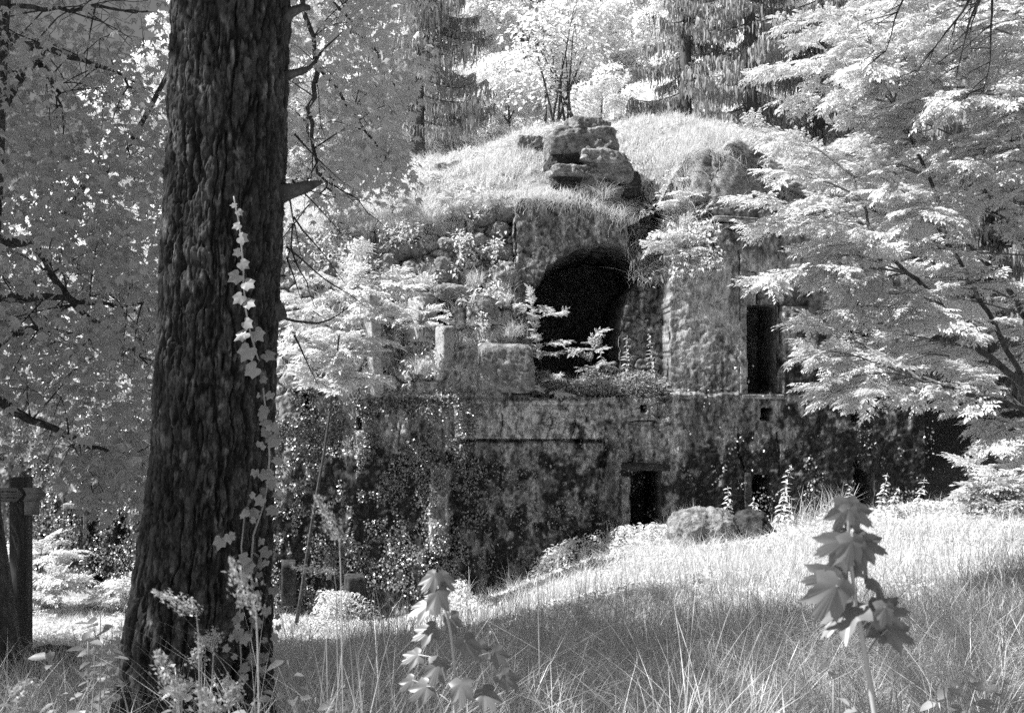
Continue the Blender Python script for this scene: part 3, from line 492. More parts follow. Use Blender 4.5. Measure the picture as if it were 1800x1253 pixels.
# ------------------------------------------------------------------ dark leaning broadleaf at the left edge
LX = float(P(8, 1200, 6)[0]); lt = thing("broadleaf_tree", "dark-trunked broadleaf tree at the left edge, its shaded leaves hanging round the pine", "tree", (LX, 6, float(G(LX, 6))))
tp = np.array([P(6, 1290, 6), P(-4, 1180, 6), P(-14, 1050, 6), P(-32, 900, 6.05), P(-38, 620, 6.1), P(-20, 300, 6.2), P(-8, 60, 6.3), [-3.1, 6.3, 6], [-3.0, 6.2, 9], [-2.6, 6, 12]]); MB().tube(tp, [.2, .15, .12, .105, .095, .085, .075, .07, .05, .02], 16).build("trunk", M['bark2'], lt)
tw = MB()
limbs = [[(-10, 525, 6.1), (60, 522, 6.2), (150, 532, 6.4), (270, 530, 6.6)], [(0, 60, 6.3), (40, 80, 6.3), (110, 92, 6.5), (200, 120, 6.8), (245, 160, 7)], [(-10, 200, 6.2), (60, 100, 6.6), (90, 140, 6.7), (110, 200, 6.8)],
         [(100, 395, 7.4), (150, 330, 7.4), (200, 290, 7.6), (250, 235, 7.8)], [(-10, 420, 6.1), (60, 430, 6.3), (120, 530, 6.4), (210, 590, 6.6), (260, 640, 6.7)], [(-10, 15, 6.3), (60, 14, 6.3), (160, 14, 6.5), (260, 20, 6.7)], [(-20, 610, 6.2), (60, 575, 6.3), (130, 535, 6.4)],
         [(230, 250, 7.6), (330, 60, 7.2), (520, -60, 7.0), (640, 60, 7.0), (700, 160, 7)], [(520, -60, 7.0), (560, 120, 6.9), (620, 190, 6.9), (690, 300, 6.9)], [(560, 120, 6.9), (540, 200, 6.8), (560, 300, 6.8), (600, 350, 6.8)], [(-10, 700, 6.1), (60, 740, 6.2), (150, 780, 6.3), (230, 800, 6.4)]]
for lm in limbs:
    p = np.array([P(*q) for q in lm]); t = np.linspace(0, len(p) - 1, 14); q = np.stack([np.interp(t, np.arange(len(p)), p[:, i]) for i in range(3)], 1); q[1:-1] += R.normal(0, .012, (12, 3)); r0 = .034 if lm[0][0] < 101 and lm is not limbs[5] else .02
    tw.tube(q, np.linspace(r0, .006, 14), 7)
    for k in range(10):
        a = q[R.integers(3, 14)]; L = R.uniform(.25, .7); d = nrm(R.normal(0, 1, 3) * [1, .6, .8] + [.2, 0, -.3]) * L; c = curve(a, a + d, 7, .05, .12); tw.tube(c, np.linspace(.006, .0015, 7), 4)
        for j in range(3): b = c[R.integers(2, 7)]; tw.tube(curve(b, b + nrm(R.normal(0, 1, 3) + [0, 0, -.3]) * L * .4, 4, 0, .1), np.linspace(.003, .001, 4), 3)
tw.build("branch", M['twig'], lt)
m = MB()
def clusters(m, pts, nl, size, T, spread=.16, wt=.75):
    k = len(pts); pos = np.repeat(pts, nl, 0); n = len(pos); az = R.uniform(0, 6.28, n); rad = R.uniform(.02, 1, n) ** .7 * spread; pos = pos + np.stack([np.cos(az) * rad, np.sin(az) * rad, R.normal(0, spread * .55, n)], 1)
    ax = np.stack([np.cos(az), np.sin(az), -wt + R.normal(0, .35, n)], 1); scatter(m, T, pos, frames(ax, nrm(np.array([0, 0, 1.]) + R.normal(0, .45, (n, 3)))), R.uniform(.6, 1.15, n) * size)
pts = []
for k in range(4600):
    u = R.uniform(-140, 300); v = R.uniform(-60, 860); Y = R.uniform(5.6, 9.0)
    dns = 1.0
    if v < 95 and u > 115: dns = .10
    if 95 <= v < 230 and u > 60: dns = .6
    if v > 640: dns = .75 - .4 * (v - 640) / 200
    if vn(np.array([u / 45.]), np.array([v / 45.]), np.array([Y * .8]), seed=90)[0] < .38: dns *= .15
    if u < 125 and 815 < v < 915: dns = .0
    if R.uniform() < dns * .62: pts.append(P(u, v, Y))
for k in range(80): pts.append(P(R.uniform(125, 290), R.uniform(780, 890), R.uniform(5.6, 7.5)))
clusters(m, np.array(pts), 7, .056, MAPS, .17)
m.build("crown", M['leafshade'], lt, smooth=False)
m = MB(); pts = []
for k in range(2600):
    u = R.uniform(490, 800); v = R.uniform(-50, 380); Y = R.uniform(6.3, 8.2)
    lim = np.interp(v, [-50, 0, 150, 250, 330, 380], [800, 770, 745, 715, 730, 560]); lo = np.interp(v, [0, 240, 330, 380], [480, 480, 560, 500])
    if not (lo < u < lim - abs(R.normal(0, 14))): continue
    if vn(np.array([u / 34.]), np.array([v / 34.]), np.array([Y * .8]), seed=91)[0] < .42: continue
    if v > 180 and u < 600 and R.uniform() < .45: continue
    if R.uniform() < .42: pts.append(P(u, v, Y))
for k in range(30): t = R.uniform(); pts.append(P(640 + 85 * t + R.normal(0, 6), 250 + 70 * t + R.normal(0, 6), 6.9))
for k in range(12): pts.append(P(R.uniform(500, 560), R.uniform(395, 470), R.uniform(6.8, 7.2)))
clusters(m, np.array(pts), 7, .052, MAPS, .15); m.build("leafy_bough", M['bough'], lt, smooth=False)  # bough leaves lightened in colour for sunlight coming through
m = MB(); pts = []
for k in range(3500):       # high crown, above the frame: it shades the foreground
    x = R.uniform(-13.2, 2.3); y = R.uniform(-.2, 10.5); z = R.uniform(7.6, 11.5)
    if (x + 5.4) ** 2 / 60 + (y - 4.5) ** 2 / 18 < R.uniform(.3, 1.1) and z > 1.6 + .40 * y + 1.2 and vn(np.array([x * .8]), np.array([y * .8]), np.array([z * .8]), seed=92)[0] > .36: pts.append([x, y, z])
for k in range(2300): pts.append([R.uniform(-15.5, -6.5), R.uniform(4, 11.5), R.uniform(7.4, 10.5)])
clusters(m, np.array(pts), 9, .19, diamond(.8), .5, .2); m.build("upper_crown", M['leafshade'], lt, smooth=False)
tw = MB()
for k in range(26):
    a = tp[-3] + [0, 0, R.uniform(-2, 3)]; e = [R.uniform(-12, 1), R.uniform(1.5, 12), R.uniform(8, 11)]; tw.tube(curve(a, e, 8, .05, .06), np.linspace(.05, .01, 8), 5)
tw.build("upper_branch", M['bark2'], lt)

# ------------------------------------------------------------------ right-hand hornbeam with layered sprays
rt_ = thing("hornbeam_tree", "pale sunlit hornbeam with layered sprays reaching across the right side of the ruin", "tree", (7.0, 10.6, float(G(7.0, 10.6))))
b0 = np.array([7.0, 10.6, float(G(7.0, 10.6))])
stems = [[b0, P(1930, 800, 10.5), P(1760, 645, 10.4), P(1697, 593, 10.4), P(1640, 520, 10.4), P(1592, 478, 10.3), P(1530, 400, 10.4), P(1500, 310, 10.6)],
         [b0, P(1960, 760, 11), P(1860, 640, 11), P(1797, 553, 11), P(1763, 493, 11.1), P(1693, 425, 11.2), P(1640, 330, 11.3), P(1560, 160, 11.6), P(1500, 0, 12)],
         [b0, P(1990, 700, 11.6), P(1900, 480, 11.8), P(1800, 300, 12), P(1730, 120, 12.2), P(1680, -100, 12.5)], [b0, P(1900, 780, 9.6), P(1800, 720, 9.3), P(1700, 690, 9.2), P(1600, 660, 9.2)],
         [b0, P(2000, 600, 10), P(1900, 300, 10), P(1850, 100, 10.4), P(1780, -120, 11)], [b0, P(1960, 760, 11), P(1810, 700, 10.8), P(1740, 560, 10.6), P(1690, 460, 10.6), P(1600, 330, 10.6)], [b0, P(1950, 800, 12), P(1860, 520, 12.4), P(1760, 380, 12.8), P(1680, 240, 13)]]
SP = []
for k, s in enumerate(stems):
    p = np.array(s); t = np.linspace(0, len(p) - 1, 22); q = np.stack([np.interp(t, np.arange(len(p)), p[:, i]) for i in range(3)], 1); q[1:-1] += R.normal(0, .015, (20, 3)); MB().tube(q, np.linspace(.045, .012, 22), 10).build("stem", M['bark2'], rt_); SP.append(q[5:])
SP = np.concatenate(SP); acc = []; tw = MB()
tips = [(1326, 490, 9.6), (1298, 352, 9.8), (1300, 392, 10.2), (1328, 216, 11), (1312, 122, 11.6), (1352, 34, 12), (1380, 556, 10), (1388, 612, 9.4), (1425, 670, 9.2), (1452, 690, 9.0), (1402, 440, 10.2), (1418, 478, 10), (1340, 300, 10.8), (1400, 262, 11.2), (1365, 165, 11.8), (1430, 100, 11.4), (1420, 345, 10.4), (1470, 400, 9.6),
        (1480, 540, 9.8), (1500, 600, 9.6), (1535, 640, 9.4), (1600, 672, 9.3), (1650, 680, 9.5), (1470, 20, 11.6), (1560, 60, 11.2), (1520, 180, 10.9), (1500, 250, 10.6), (1540, 330, 10.2), (1600, 420, 9.9), (1580, 520, 9.7), (1640, 250, 10.4), (1650, 560, 9.5), (1690, 640, 9.5), (1720, 740, 9.8)]
for k in range(74): tips.append((R.uniform(1450, 1830), R.uniform(-60, 640), R.uniform(9.6, 13.4)))
for u, v, Y in tips:
    e = P(u + (22 if u < 1480 else 0), v, Y); c = SP.copy(); d = np.linalg.norm(c - e, axis=1) + 1.2 * np.abs(c[:, 2] - (e[2] - .15)) + np.where(c[:, 0] < e[0] + .35, 5, 0); j = int(np.argmin(np.where(d < 1.0, d + 2, d))); a = c[j]
    lm = curve(a, e, 12, .05, .04); tw.tube(lm, np.linspace(.014, .002, 12), 5); limb_sprays(lm, .70, .27, .095, acc, tw, .22, .12)
tw.build("branch", M['paletwig'], rt_)
m = MB(); pos = np.array([a[0] for a in acc]); dr = np.array([a[1] for a in acc]); L = np.array([a[2] for a in acc]); print("hornbeam sprays", len(acc)); sprays(m, pos, dr, L); m.build("crown", M['hornbeam'], rt_, smooth=False)

def hornbeam(name, label, cat, base, tips, stems_r=.02, Ls=.4, side=.5, step=.14, mat='hornbeam', T=SPR, group=None, wob=.05, fade=.3):
    t = thing(name, label, cat, base, group); base = np.array(base, float); acc = []; tw = MB()
    top = max(tips, key=lambda q: q[2]); ax = curve(base, np.array(top), 12, 0, wob); MB().tube(ax, np.linspace(stems_r, stems_r * .25, 12), 7).build("stem", M['twig'], t); limb_sprays(ax, side, Ls, step, acc, tw, fade)
    for e in tips:
        e = np.array(e, float)
        if np.allclose(e, top): continue
        d = np.abs(ax[:, 2] - (e[2] - .3 * np.linalg.norm((ax - e)[:, :2], axis=1))); j = int(np.argmin(d)); lm = curve(ax[min(j, 10)], e, 9, .04, .05); tw.tube(lm, np.linspace(stems_r * .4, .002, 9), 4); limb_sprays(lm, side, Ls, step, acc, tw, .25)
    if tw.n: tw.build("branch", M['twig'], t)
    m = MB(); sprays(m, np.array([a[0] for a in acc]), np.array([a[1] for a in acc]), np.array([a[2] for a in acc]), T=T); m.build("leaves", M[mat], t, smooth=False); return t
def gp(u, Y): x = (u - 900) / F * Y; return (x, Y, float(G(x, Y)))
# sunlit shrub between the pine and the ruin
tl = [P(*q) for q in [(715, 500, 16.5), (625, 450, 16.7), (700, 475, 16.8), (550, 480, 16.8), (690, 540, 16.4), (650, 590, 16.3), (640, 650, 16.2), (620, 668, 16.4), (540, 600, 16.6), (520, 560, 16.8), (560, 520, 16.8), (600, 560, 16.4), (640, 480, 17), (580, 640, 16.4), (530, 650, 16.8), (500, 520, 17), (640, 520, 16.5), (610, 610, 16.3)]]
hornbeam("sunlit_shrub", "bright sunlit leafy shrub with drooping sprays between the pine trunk and the broken wall", "shrub", gp(520, 17), tl, .035, .5, .55, .2, 'leaf', SPRF, fade=.72)
hornbeam("sapling", "slender bright sapling growing on the sill at the left of the dark arch", "sapling", tuple(P(960, 688, 19.8)), [P(930, 510, 19.7), P(990, 548, 19.7), P(908, 534, 19.6), P(998, 598, 19.6), P(925, 640, 19.6), P(1000, 690, 19.6), P(965, 540, 19.8), P(985, 655, 19.5), P(938, 590, 19.6), P(935, 675, 19.5), P(945, 555, 19.7), P(978, 620, 19.6)], .010, .20, .13, .075, 'leaf', SPR, wob=.02)
hornbeam("young_shrub", "thin leafy shrub in the shade at the middle of the arch sill", "shrub", tuple(P(1030, 690, 20.3)), [P(1050, 580, 20.6), P(1010, 610, 20.4), P(1075, 640, 20.4), P(1040, 640, 20.2)], .008, .35, .3, .2, 'leafshade')
for (u, v, Y, s, lb) in [(590, 640, 19.6, 1.0, "small bush at the foot of the broken white jamb"), (745, 590, 19.3, .9, "small leafy bush between the two white window posts"), (795, 385, 21.3, .8, "leafy bush on the turf edge left of the arch wall"), (600, 398, 21.0, .9, "leafy bush at the top of the wall above the lit shrub"), (690, 382, 21.2, .8, "pale bush overhanging the stones in the middle of the broken top"), (1190, 470, 20.5, 1.2, "bush hanging over the plaster wall right of the arch"), (1225, 400, 21, 1.3, "pale bush in the turf gully right of the arch")]:
    b = P(u, v, Y); hornbeam("bush", lb, "bush", tuple(b), [b + np.array(d) * s for d in [(0, -.1, .75), (.5, -.2, .45), (-.5, -.2, .4), (.2, -.45, .3), (-.25, -.4, .55), (.35, -.1, .6)]], .012, .34 * s, .3, .16, 'leaf', SPRF, "bushes growing out of the ruin")
for (x, y, s, mt, lb) in [(9.75, 19.6, .9, 'leaf', "bright bush at the right end of the ruin, nearest its corner"), (10.9, 19.9, 1.05, 'leaf', "taller bright bush one step right of the ruin's corner bush"), (12.0, 19.2, 1.1, 'leaf', "pale bush at the right edge of the photo beside the ruin"), (8.3, 17.2, .5, 'leafshade', "darker weedy bush in front of the ruin's right corner"), (9.4, 17.4, .6, 'leafshade', "darker weedy bush below the bright bushes at the right"), (-8.2, 17.8, .55, 'leaf', "low sunlit bush on the lawn seen left of the pine"), (-9.0, 18.8, .9, 'leaf', "bright bush in front of the left wing of the ruin"), (-7.2, 18.6, .5, 'leaf', "small bush by the dark doorway left of the pine")]:
    b = np.array([x, y, float(G(x, y))]); tt = [b + np.array([math.cos(a) * rr_, math.sin(a) * rr_ - .2, h]) * s for a, rr_, h in [(0, .3, 1.5), (1, .9, 1.1), (2, .8, 1.2), (3, 1.0, .9), (4, 1.0, .8), (5, 1.0, .9), (4.6, .5, 1.4), (3.6, .6, 1.3), (5.7, .8, 1.25), (4.4, 1.1, .45), (5.3, 1.1, .4), (3.4, 1.1, .4)]]
    hornbeam("bush", lb, "bush", tuple(b), tt, .02 * s, .42, .5 * s, .12, mt, SPRF, "bushes at the ends of the ruin")

# ------------------------------------------------------------------ trees on the slope behind
def crown_mesh(seed, n=26000, lump=26, leaf=.26):
    r = np.random.default_rng(seed); c = r.normal(0, 1, (lump, 3)); c = c / np.linalg.norm(c, axis=1, keepdims=True) * r.uniform(.3, 1.1, (lump, 1)) ** .6 * [2.5, 2.5, 3.7]; rad = r.uniform(.45, 1.25, lump)
    k = r.integers(0, lump, n); d = nrm(r.normal(size=(n, 3))); p = c[k] + d * (rad[k] * r.uniform(.55, 1.02, n) ** .5)[:, None] * [1.1, 1.1, .72]
    keep = vn(p[:, 0] * 1.6, p[:, 1] * 1.6, p[:, 2] * 2.2, seed=seed) > .36; p = p[keep]; d = d[keep]; n = len(p)
    global R; old = R; R = r; ax = nrm(d * [1, 1, .2] + r.normal(0, .5, (n, 3)) + [0, 0, -.3]); up = nrm(r.normal(0, .5, (n, 3)) + [0, 0, 1]); m = MB(); scatter(m, ovate(.62, .1, .2), p, frames(ax, up), r.uniform(.6, 1.15, n) * leaf); R = old; return m, c
CM = []; proto = thing("slope_tree", "x", "tree")
for s in range(4):
    m, c = crown_mesh(300 + s, 30000, 30 + 5 * s, .18); cr_ = m.build("crown", M['farleaf'], None, smooth=False); t = MB(); t.tube(curve([0, 0, -6.0], [0, 0, 2.2], 8, 0, .02), np.linspace(.16, .04, 8), 7)
    for k in range(12): e = c[k % len(c)]; t.tube(curve([0, 0, min(e[2] - 1.5, 1.5)], e, 6, .05, .06), np.linspace(.06, .015, 6), 4)
    tr = t.build("trunk", M['bark2']); CM.append((cr_, tr))
bt = []
rows = [(32.6, [-8.6, -6.6, -4.6, -3.1, -1.7, -.4, .9, 2.2, 3.3], 2.7), (36, [-14, -10.5, -7.5, -4.6, -1.6, 1.2, 4.0, 7.0, 10.5, 14, 17.5], 5.6), (41, [-15, -11.5, -8, -5, -2.4, .4, 3.2, 6, 9.5, 14], 5.6), (48, [-16, -11.5, -7, -3.4, .2, 3.8, 7.5, 12, 17, 22], 6.0), (57, [-17, -11, -5.5, -1, 3.5, 8, 14, 20, 26], 6.8), (68, [-14, -6, 2, 10, 18, 27], 8.5), (82, [-12, -2, 9, 20, 32], 10)]
words = [("fluffy", "bright"), ("broad", "pale"), ("narrow", "white"), ("rounded", "glowing"), ("ragged", "airy")]
for ri, (y, xs_, h) in enumerate(rows):
    for xi, x in enumerate(xs_):
        x = x + random.uniform(-.6, .6); yy = y + random.uniform(-1.2, 1.2); sc_ = h / 6.5 * random.uniform(.8, 1.12)
        if ri == 1: sc_ *= .62
        if ri == 1 and (-5.5 < x < -3.2 or 6.0 < x < 9.5): continue
        bt.append((x, yy, sc_, ri, xi))
rown = ["front row on the mound's back edge", "second row, just behind it", "third row behind the mound", "fourth row up the slope", "fifth row up the slope", "sixth row high up", "topmost row on the slope"]
ordn = ["leftmost", "second from left", "third from left", "fourth from left", "fifth from left", "sixth from left", "seventh from left", "eighth from left", "ninth from left", "tenth from left", "eleventh from left"]
def place(cp, e, first=[True]):
    e["_w"] = [0, 0, 0]
    for src in cp:
        c = src.copy(); COL.objects.link(c); c.parent = e
for (x, y, s, ri, xi) in bt:
    e = bpy.data.objects.new("slope_tree", None); COL.objects.link(e); z = float(G(x, y)); s = s * 1.0; e.location = (x, y, z + (3.4 if ri > 1 else 2.2) * s + (2.0 if ri == 0 else 0)); e.rotation_euler = (0, 0, random.uniform(0, 6.28)); e.scale = (s, s, s * random.uniform(.95, 1.15))
    tag(e, f"pale leafy tree, {ordn[xi]} in the {rown[ri]}", "tree", "pale broadleaved trees on the slope"); place(CM[random.randrange(4)], e)
for a, b in CM: bpy.data.objects.remove(a); bpy.data.objects.remove(b)
bpy.data.objects.remove(proto)
n = 110000; y = R.uniform(29, 75, n); x = R.uniform(-.62, .62, n) * y; lump_ = vn(x * .7, y * .7, seed=250); kp = (lump_ > .3) & (x > -.45 * y - 6); x, y, lump_ = x[kp], y[kp], lump_[kp]; n = len(x); zz_ = G(x, y); mnd = np.where((y < 36) & (np.abs(x) < 9), MZ(x, y), -99)
p = np.stack([x, y, np.maximum(zz_, mnd) + (lump_ - .25) * 3.0 * R.uniform(.1, 1, n) * ss(29, 33, y)], 1); m = MB(); scatter(m, ovate(.6, .1, .2), p, frames(rdir(n) * [1, 1, .4] + [0, 0, -.2], nrm(R.normal(0, .5, (n, 3)) + [0, 0, 1])), R.uniform(.12, .24, n) * (.8 + y / 80)); tag(m.build("undergrowth", M['farleaf'], smooth=False, origin=(0, 45, 10)), "pale leafy undergrowth covering the slope behind the ruin", "undergrowth", kind="stuff")
# thin multi-stemmed tree in the middle
t = thing("multi_stemmed_tree", "small tree with a cluster of thin dark stems above the mound, left of the outcrop", "tree", tuple(P(975, 195, 33)))
b = P(985, 215, 33); m = MB(); pts = []
for k in range(9):
    e = P(925 + k * 14 + R.normal(0, 5), R.uniform(10, 60), 33 + R.normal(0, .6)); c = curve(b + [R.normal(0, .25), 0, 0], e, 8, 0, .04); m.tube(c, np.linspace(.05, .012, 8), 5)
    for j in range(5): q = c[R.integers(3, 8)]; q2 = q + nrm(R.normal(0, 1, 3) + [0, 0, .5]) * .7; m.tube(curve(q, q2, 4), [.015, .012, .008, .005], 4); pts.append(q2)
m.build("stem", M['bark2'], t); m = MB(); clusters(m, np.array(pts), 40, .2, ovate(.6), .6, .3); m.build("crown", M['farleaf'], t, smooth=False)

# spruces with hanging twig curtains
def spruce(label, base, h, rmax, top_skip=0, seed=0, z0=.3, ang=None):
    t = thing("spruce_tree", label, "tree", tuple(base), "spruces behind the mound"); base = np.array(base); MB().tube([base - [0, 0, 1], base, base + [0, 0, h * .5], base + [0, 0, h]], [.24, .22, .13, .02], 10).build("trunk", M['bark2'], t)
    m = MB(); tw = MB(); nb = int(h * 7)
    P0 = []; 
    for k in range(nb):
        f = k / nb; z = h * (z0 / h + f * (1 - z0 / h)); L = rmax * (1 - f) ** .8 * R.uniform(.75, 1.1) + .2; a = R.uniform(0, 6.28); tt = np.linspace(0, 1, 9); rr_ = L * tt; zz_ = z + L * (-.42 * tt ** 1.0 + .34 * tt ** 3 + .05); c = base + np.stack([np.cos(a) * rr_, np.sin(a) * rr_, zz_], 1); tw.tube(c, np.linspace(.03, .006, 9), 4)
        n = int(95 * L); s = R.uniform(.12, 1, n); pc = np.stack([np.interp(s, tt, c[:, i]) for i in range(3)], 1); sd = R.normal(0, .16 * L, n) * (1 - .6 * s); per_ = np.array([-math.sin(a), math.cos(a), 0]); pc = pc + per_ * sd[:, None] + np.array([0, 0, -1]) * (np.abs(sd) * .35)[:, None]; P0.append(pc)
    P0 = np.concatenate(P0); n = len(P0); hl = R.uniform(.10, .55, n) ** 1.2; az = R.uniform(0, 6.28, n); wd = np.stack([np.cos(az), np.sin(az), 0 * az], 1)
    rows_ = []
    for t_, w_ in ((0, .016), (.35, .03), (.75, .018)): c = P0 + np.stack([R.normal(0, .02, n), R.normal(0, .02, n), -hl * t_], 1); rows_ += [c - wd * w_, c + wd * w_]
    rows_.append(P0 + np.stack([0 * hl, 0 * hl, -hl], 1)); W = np.stack(rows_, 1); off = np.arange(n)[:, None] * 7
    m.V.append(W.reshape(-1, 3)); m.n = n * 7; m.F += [off + np.array([0, 1, 3, 2])[None], off + np.array([2, 3, 5, 4])[None], off + np.array([4, 5, 6])[None]]
    tw.build("branch", M['bark2'], t); m.build("crown", M['spruce'], t, smooth=False)
spruce("dark spruce with drooping boughs behind the leafy bough right of the pine", P(735, 300, 31), 13, 2.5, seed=1, z0=1.5)
spruce("large grey spruce right of centre with hanging twig curtains over the mound", P(1318, 262, 30.5), 15, 2.1, seed=2, z0=.8)
spruce("spruce just left of the largest one, its boughs drooping over the outcrop side", P(1205, 235, 33), 14, 1.7, seed=3, z0=.5)
spruce("dark spruce half hidden behind the hornbeam at the upper right", P(1440, 300, 32.5), 14, 3.0, seed=4, z0=.3)
spruce("dark spruce beyond the right corner of the ruin", (12.2, 25.5, 1.0), 12, 2.8, seed=5, z0=.2)
spruce("low-branched dark spruce between the ruin's corner and the right edge", (9.8, 24.5, .9), 9, 2.3, seed=6, z0=.1)

# ------------------------------------------------------------------ grass
def gpos(n, y0, y1, pw, umin=-150, umax=1950):
    t = R.uniform(size=n); y = (y0 ** (1 - pw) + t * (y1 ** (1 - pw) - y0 ** (1 - pw))) ** (1 / (1 - pw)) if pw != 1 else y0 * (y1 / y0) ** t; u = R.uniform(umin, umax, n); x = (u - 900) / F * y; return np.stack([x, y, G(x, y)], 1)
def outside(p): yf = Yf(p[:, 0]) - .15; return (p[:, 1] < yf) | (p[:, 0] > XR + .1)
p = gpos(210000, 8.0, 23.5, .6); p = p[outside(p)]; p = p[R.uniform(size=len(p)) < .35 + 1.6 * ss(-.35, .35, fbm(p[:, 0] * 2.2, p[:, 1] * 2.2, seed=206))]; n = len(p); patch = fbm(p[:, 0] * .55, p[:, 1] * .55, seed=200); rough = ss(1.5, 6, p[:, 0]) * ss(-.2, .3, patch)
h = R.uniform(.04, .14, n) * (1 + .8 * rough + .5 * ss(.1, .4, patch)) * (1 + 1.6 * fbm(p[:, 0] * 2.6, p[:, 1] * 2.6, seed=207)); m = MB(); blades(m, p, h, R.uniform(.008, .016, n), R.uniform(.2, 1.4, n), 1); o = m.build("meadow_grass", M['grass'], smooth=False, origin=(0, 12, -2)); tag(o, "short bright sunlit meadow grass between the trees and the ruin", "grass", kind="stuff")
p = gpos(90000, 8.5, 20.2, .5); p = p[outside(p)]; n = len(p); kp = (fbm(p[:, 0] * 1.1, p[:, 1] * 1.1, seed=201) > -.05); p = p[kp]; n = len(p); p[:, 2] += R.uniform(.02, .10, n); m = MB(); scatter(m, ovate(.7, .1, .1), p, frames(rdir(n) * [1, 1, .3], nrm(R.normal(0, .4, (n, 3)) + [0, 0, 1])), R.uniform(.03, .065, n)); tag(m.build("ground_cover", M['leaf'], smooth=False, origin=(0, 12, -2)), "low leafy ground cover among the bright meadow grass", "ground cover", kind="stuff")
# taller tufts at the foot of the wall and on the right slope
p = gpos(26000, 8, 20, .3, 900, 1950); n = len(p); kp = (fbm(p[:, 0] * 1.2, p[:, 1] * 1.2, seed=203) + .2 * ss(3, 7, p[:, 0]) > .10); p = p[kp & outside(p)]; n = len(p); m = MB(); blades(m, p, R.uniform(.2, .5, n), R.uniform(.006, .011, n), R.uniform(.5, 1.6, n), 3); tag(m.build("tufted_grass", M['grass'], smooth=False, origin=(3, 14, -2)), "arching tufts of longer grass on the right slope", "grass", kind="stuff")
x = R.uniform(-1.2, 6.5, 2600); y = 19.6 - R.uniform(0, .7, 2600); p = np.stack([x, y, G(x, y)], 1); kp = fbm(x * 1.2, y, seed=204) > .0; p = p[kp]; n = len(p); m = MB(); blades(m, p, R.uniform(.35, .95, n), R.uniform(.008, .014, n), R.uniform(.1, .8, n), 3); tag(m.build("wall_foot_grass", M['grass'], smooth=False, origin=(2, 19, -3)), "tall thin grass standing at the foot of the ruin wall", "grass", kind="stuff")
n = 60000; x = R.uniform(-6, 8.4, n); y = 19.7 - R.uniform(0, 1, n) ** 1.5 * 3.2; wn = fbm(x * .9, y * .9, seed=240); hh_ = .5 * (1 - .65 * ss(1.5, 4, x)) * ss(.02, .3, wn) * ss(16.2, 18.5, y) + .10; kp = R.uniform(size=n) < .12 + ss(.0, .25, wn); x, y, hh_ = x[kp], y[kp], hh_[kp]; n = len(x); p = np.stack([x, y, G(x, y) + hh_ * R.uniform(0, 1, n) ** .6], 1); m = MB(); scatter(m, ovate(.5, .1, .25), p, frames(rdir(n) * [1, 1, .4] + [0, 0, -.15], nrm(R.normal(0, .45, (n, 3)) + [0, 0, 1])), R.uniform(.04, .1, n)); tag(m.build("wall_foot_weeds", M['leaf'], smooth=False, origin=(1, 18, -2.5)), "bright leafy weeds heaped along the foot of the ruin", "weeds", kind="stuff")
# long shaded grass near the camera
p = gpos(46000, 4.4, 9.5, 1.0, -150, 1950); n = len(p); k = ss(9.5, 5.5, p[:, 1]); h = (.16 + .34 * k) * R.uniform(.35, 1.5, n) * (1 + .7 * fbm(p[:, 0] * 1.3, p[:, 1] * 1.3, seed=202)) * (1 + .25 * ss(0, 3, p[:, 0])); m = MB(); blades(m, p, h, R.uniform(.004, .008, n), R.uniform(.3, 1.5, n), 3); tag(m.build("long_grass", M['shadegrass'], smooth=False, origin=(0, 6, -1)), "long shaded grass in the foreground", "grass", kind="stuff")
p = gpos(2600, 2.4, 5.2, 1.0, -100, 1900); n = len(p); uu = 900 + F * p[:, 0] / p[:, 1]; lift = np.interp(uu, [0, 300, 520, 700, 1000, 1900], [.75, .75, 1.0, .85, .7, .72]); h = R.uniform(.6, 1.05, n) * lift; m = MB(); blades(m, p, h, R.uniform(.004, .008, n), R.uniform(.15, 1.0, n), 7); tag(m.build("tall_grass", M['shadegrass'], smooth=False, origin=(0, 3.5, -.2)), "tall blurred grass blades right in front of the camera", "grass", kind="stuff")
p = gpos(2600, 6.5, 14, .5, 600, 1950); n = len(p); m = MB(); blades(m, p, R.uniform(.35, .8, n), R.uniform(.004, .007, n), R.uniform(.1, .6, n), 3); tag(m.build("dry_stalks", M['stem'], smooth=False, origin=(2, 10, -1)), "thin darker stalks rising over the bright meadow", "grass", kind="stuff")
# mound grass
n = 150000; x = R.uniform(-9.5, XR + .5, n); y = 20.85 + R.uniform(0, 1, n) ** 1.3 * 9.5; p = np.stack([x, y, MZ(x, y)], 1); kp_ = fbm(x * 1.1, y * 1.1, seed=214) > -.30; x, y, p = x[kp_], y[kp_], p[kp_]; n = len(x); pt = fbm(x * 1.6, y * 1.6, seed=210); h = R.uniform(.08, .30, n) * (1 + 1.5 * pt); m = MB(); blades(m, p, h, R.uniform(.010, .018, n), R.uniform(.2, 1.3, n), 2); tag(m.build("mound_grass", M['moundgrass'], smooth=False, origin=(0, 24, 6)), "fine glowing grass covering the mound above the ruin", "grass", kind="stuff")
n = 30000; x = R.uniform(-9, XR, n); y = 20.8 + R.uniform(0, 1, n) * 5; kp = fbm(x * .9, y * .9, seed=212) > .08; x, y = x[kp], y[kp]; n = len(x); p = np.stack([x, y, MZ(x, y) + R.uniform(.03, .2, n)], 1); m = MB(); scatter(m, ovate(.6, .1, .2), p, frames(rdir(n) * [1, 1, .4], nrm(R.normal(0, .5, (n, 3)) + [0, -.2, 1])), R.uniform(.05, .11, n)); tag(m.build("mound_herbs", M['leaf'], smooth=False, origin=(0, 22, 6)), "leafy herbs among the grass on the mound", "herbs", kind="stuff")
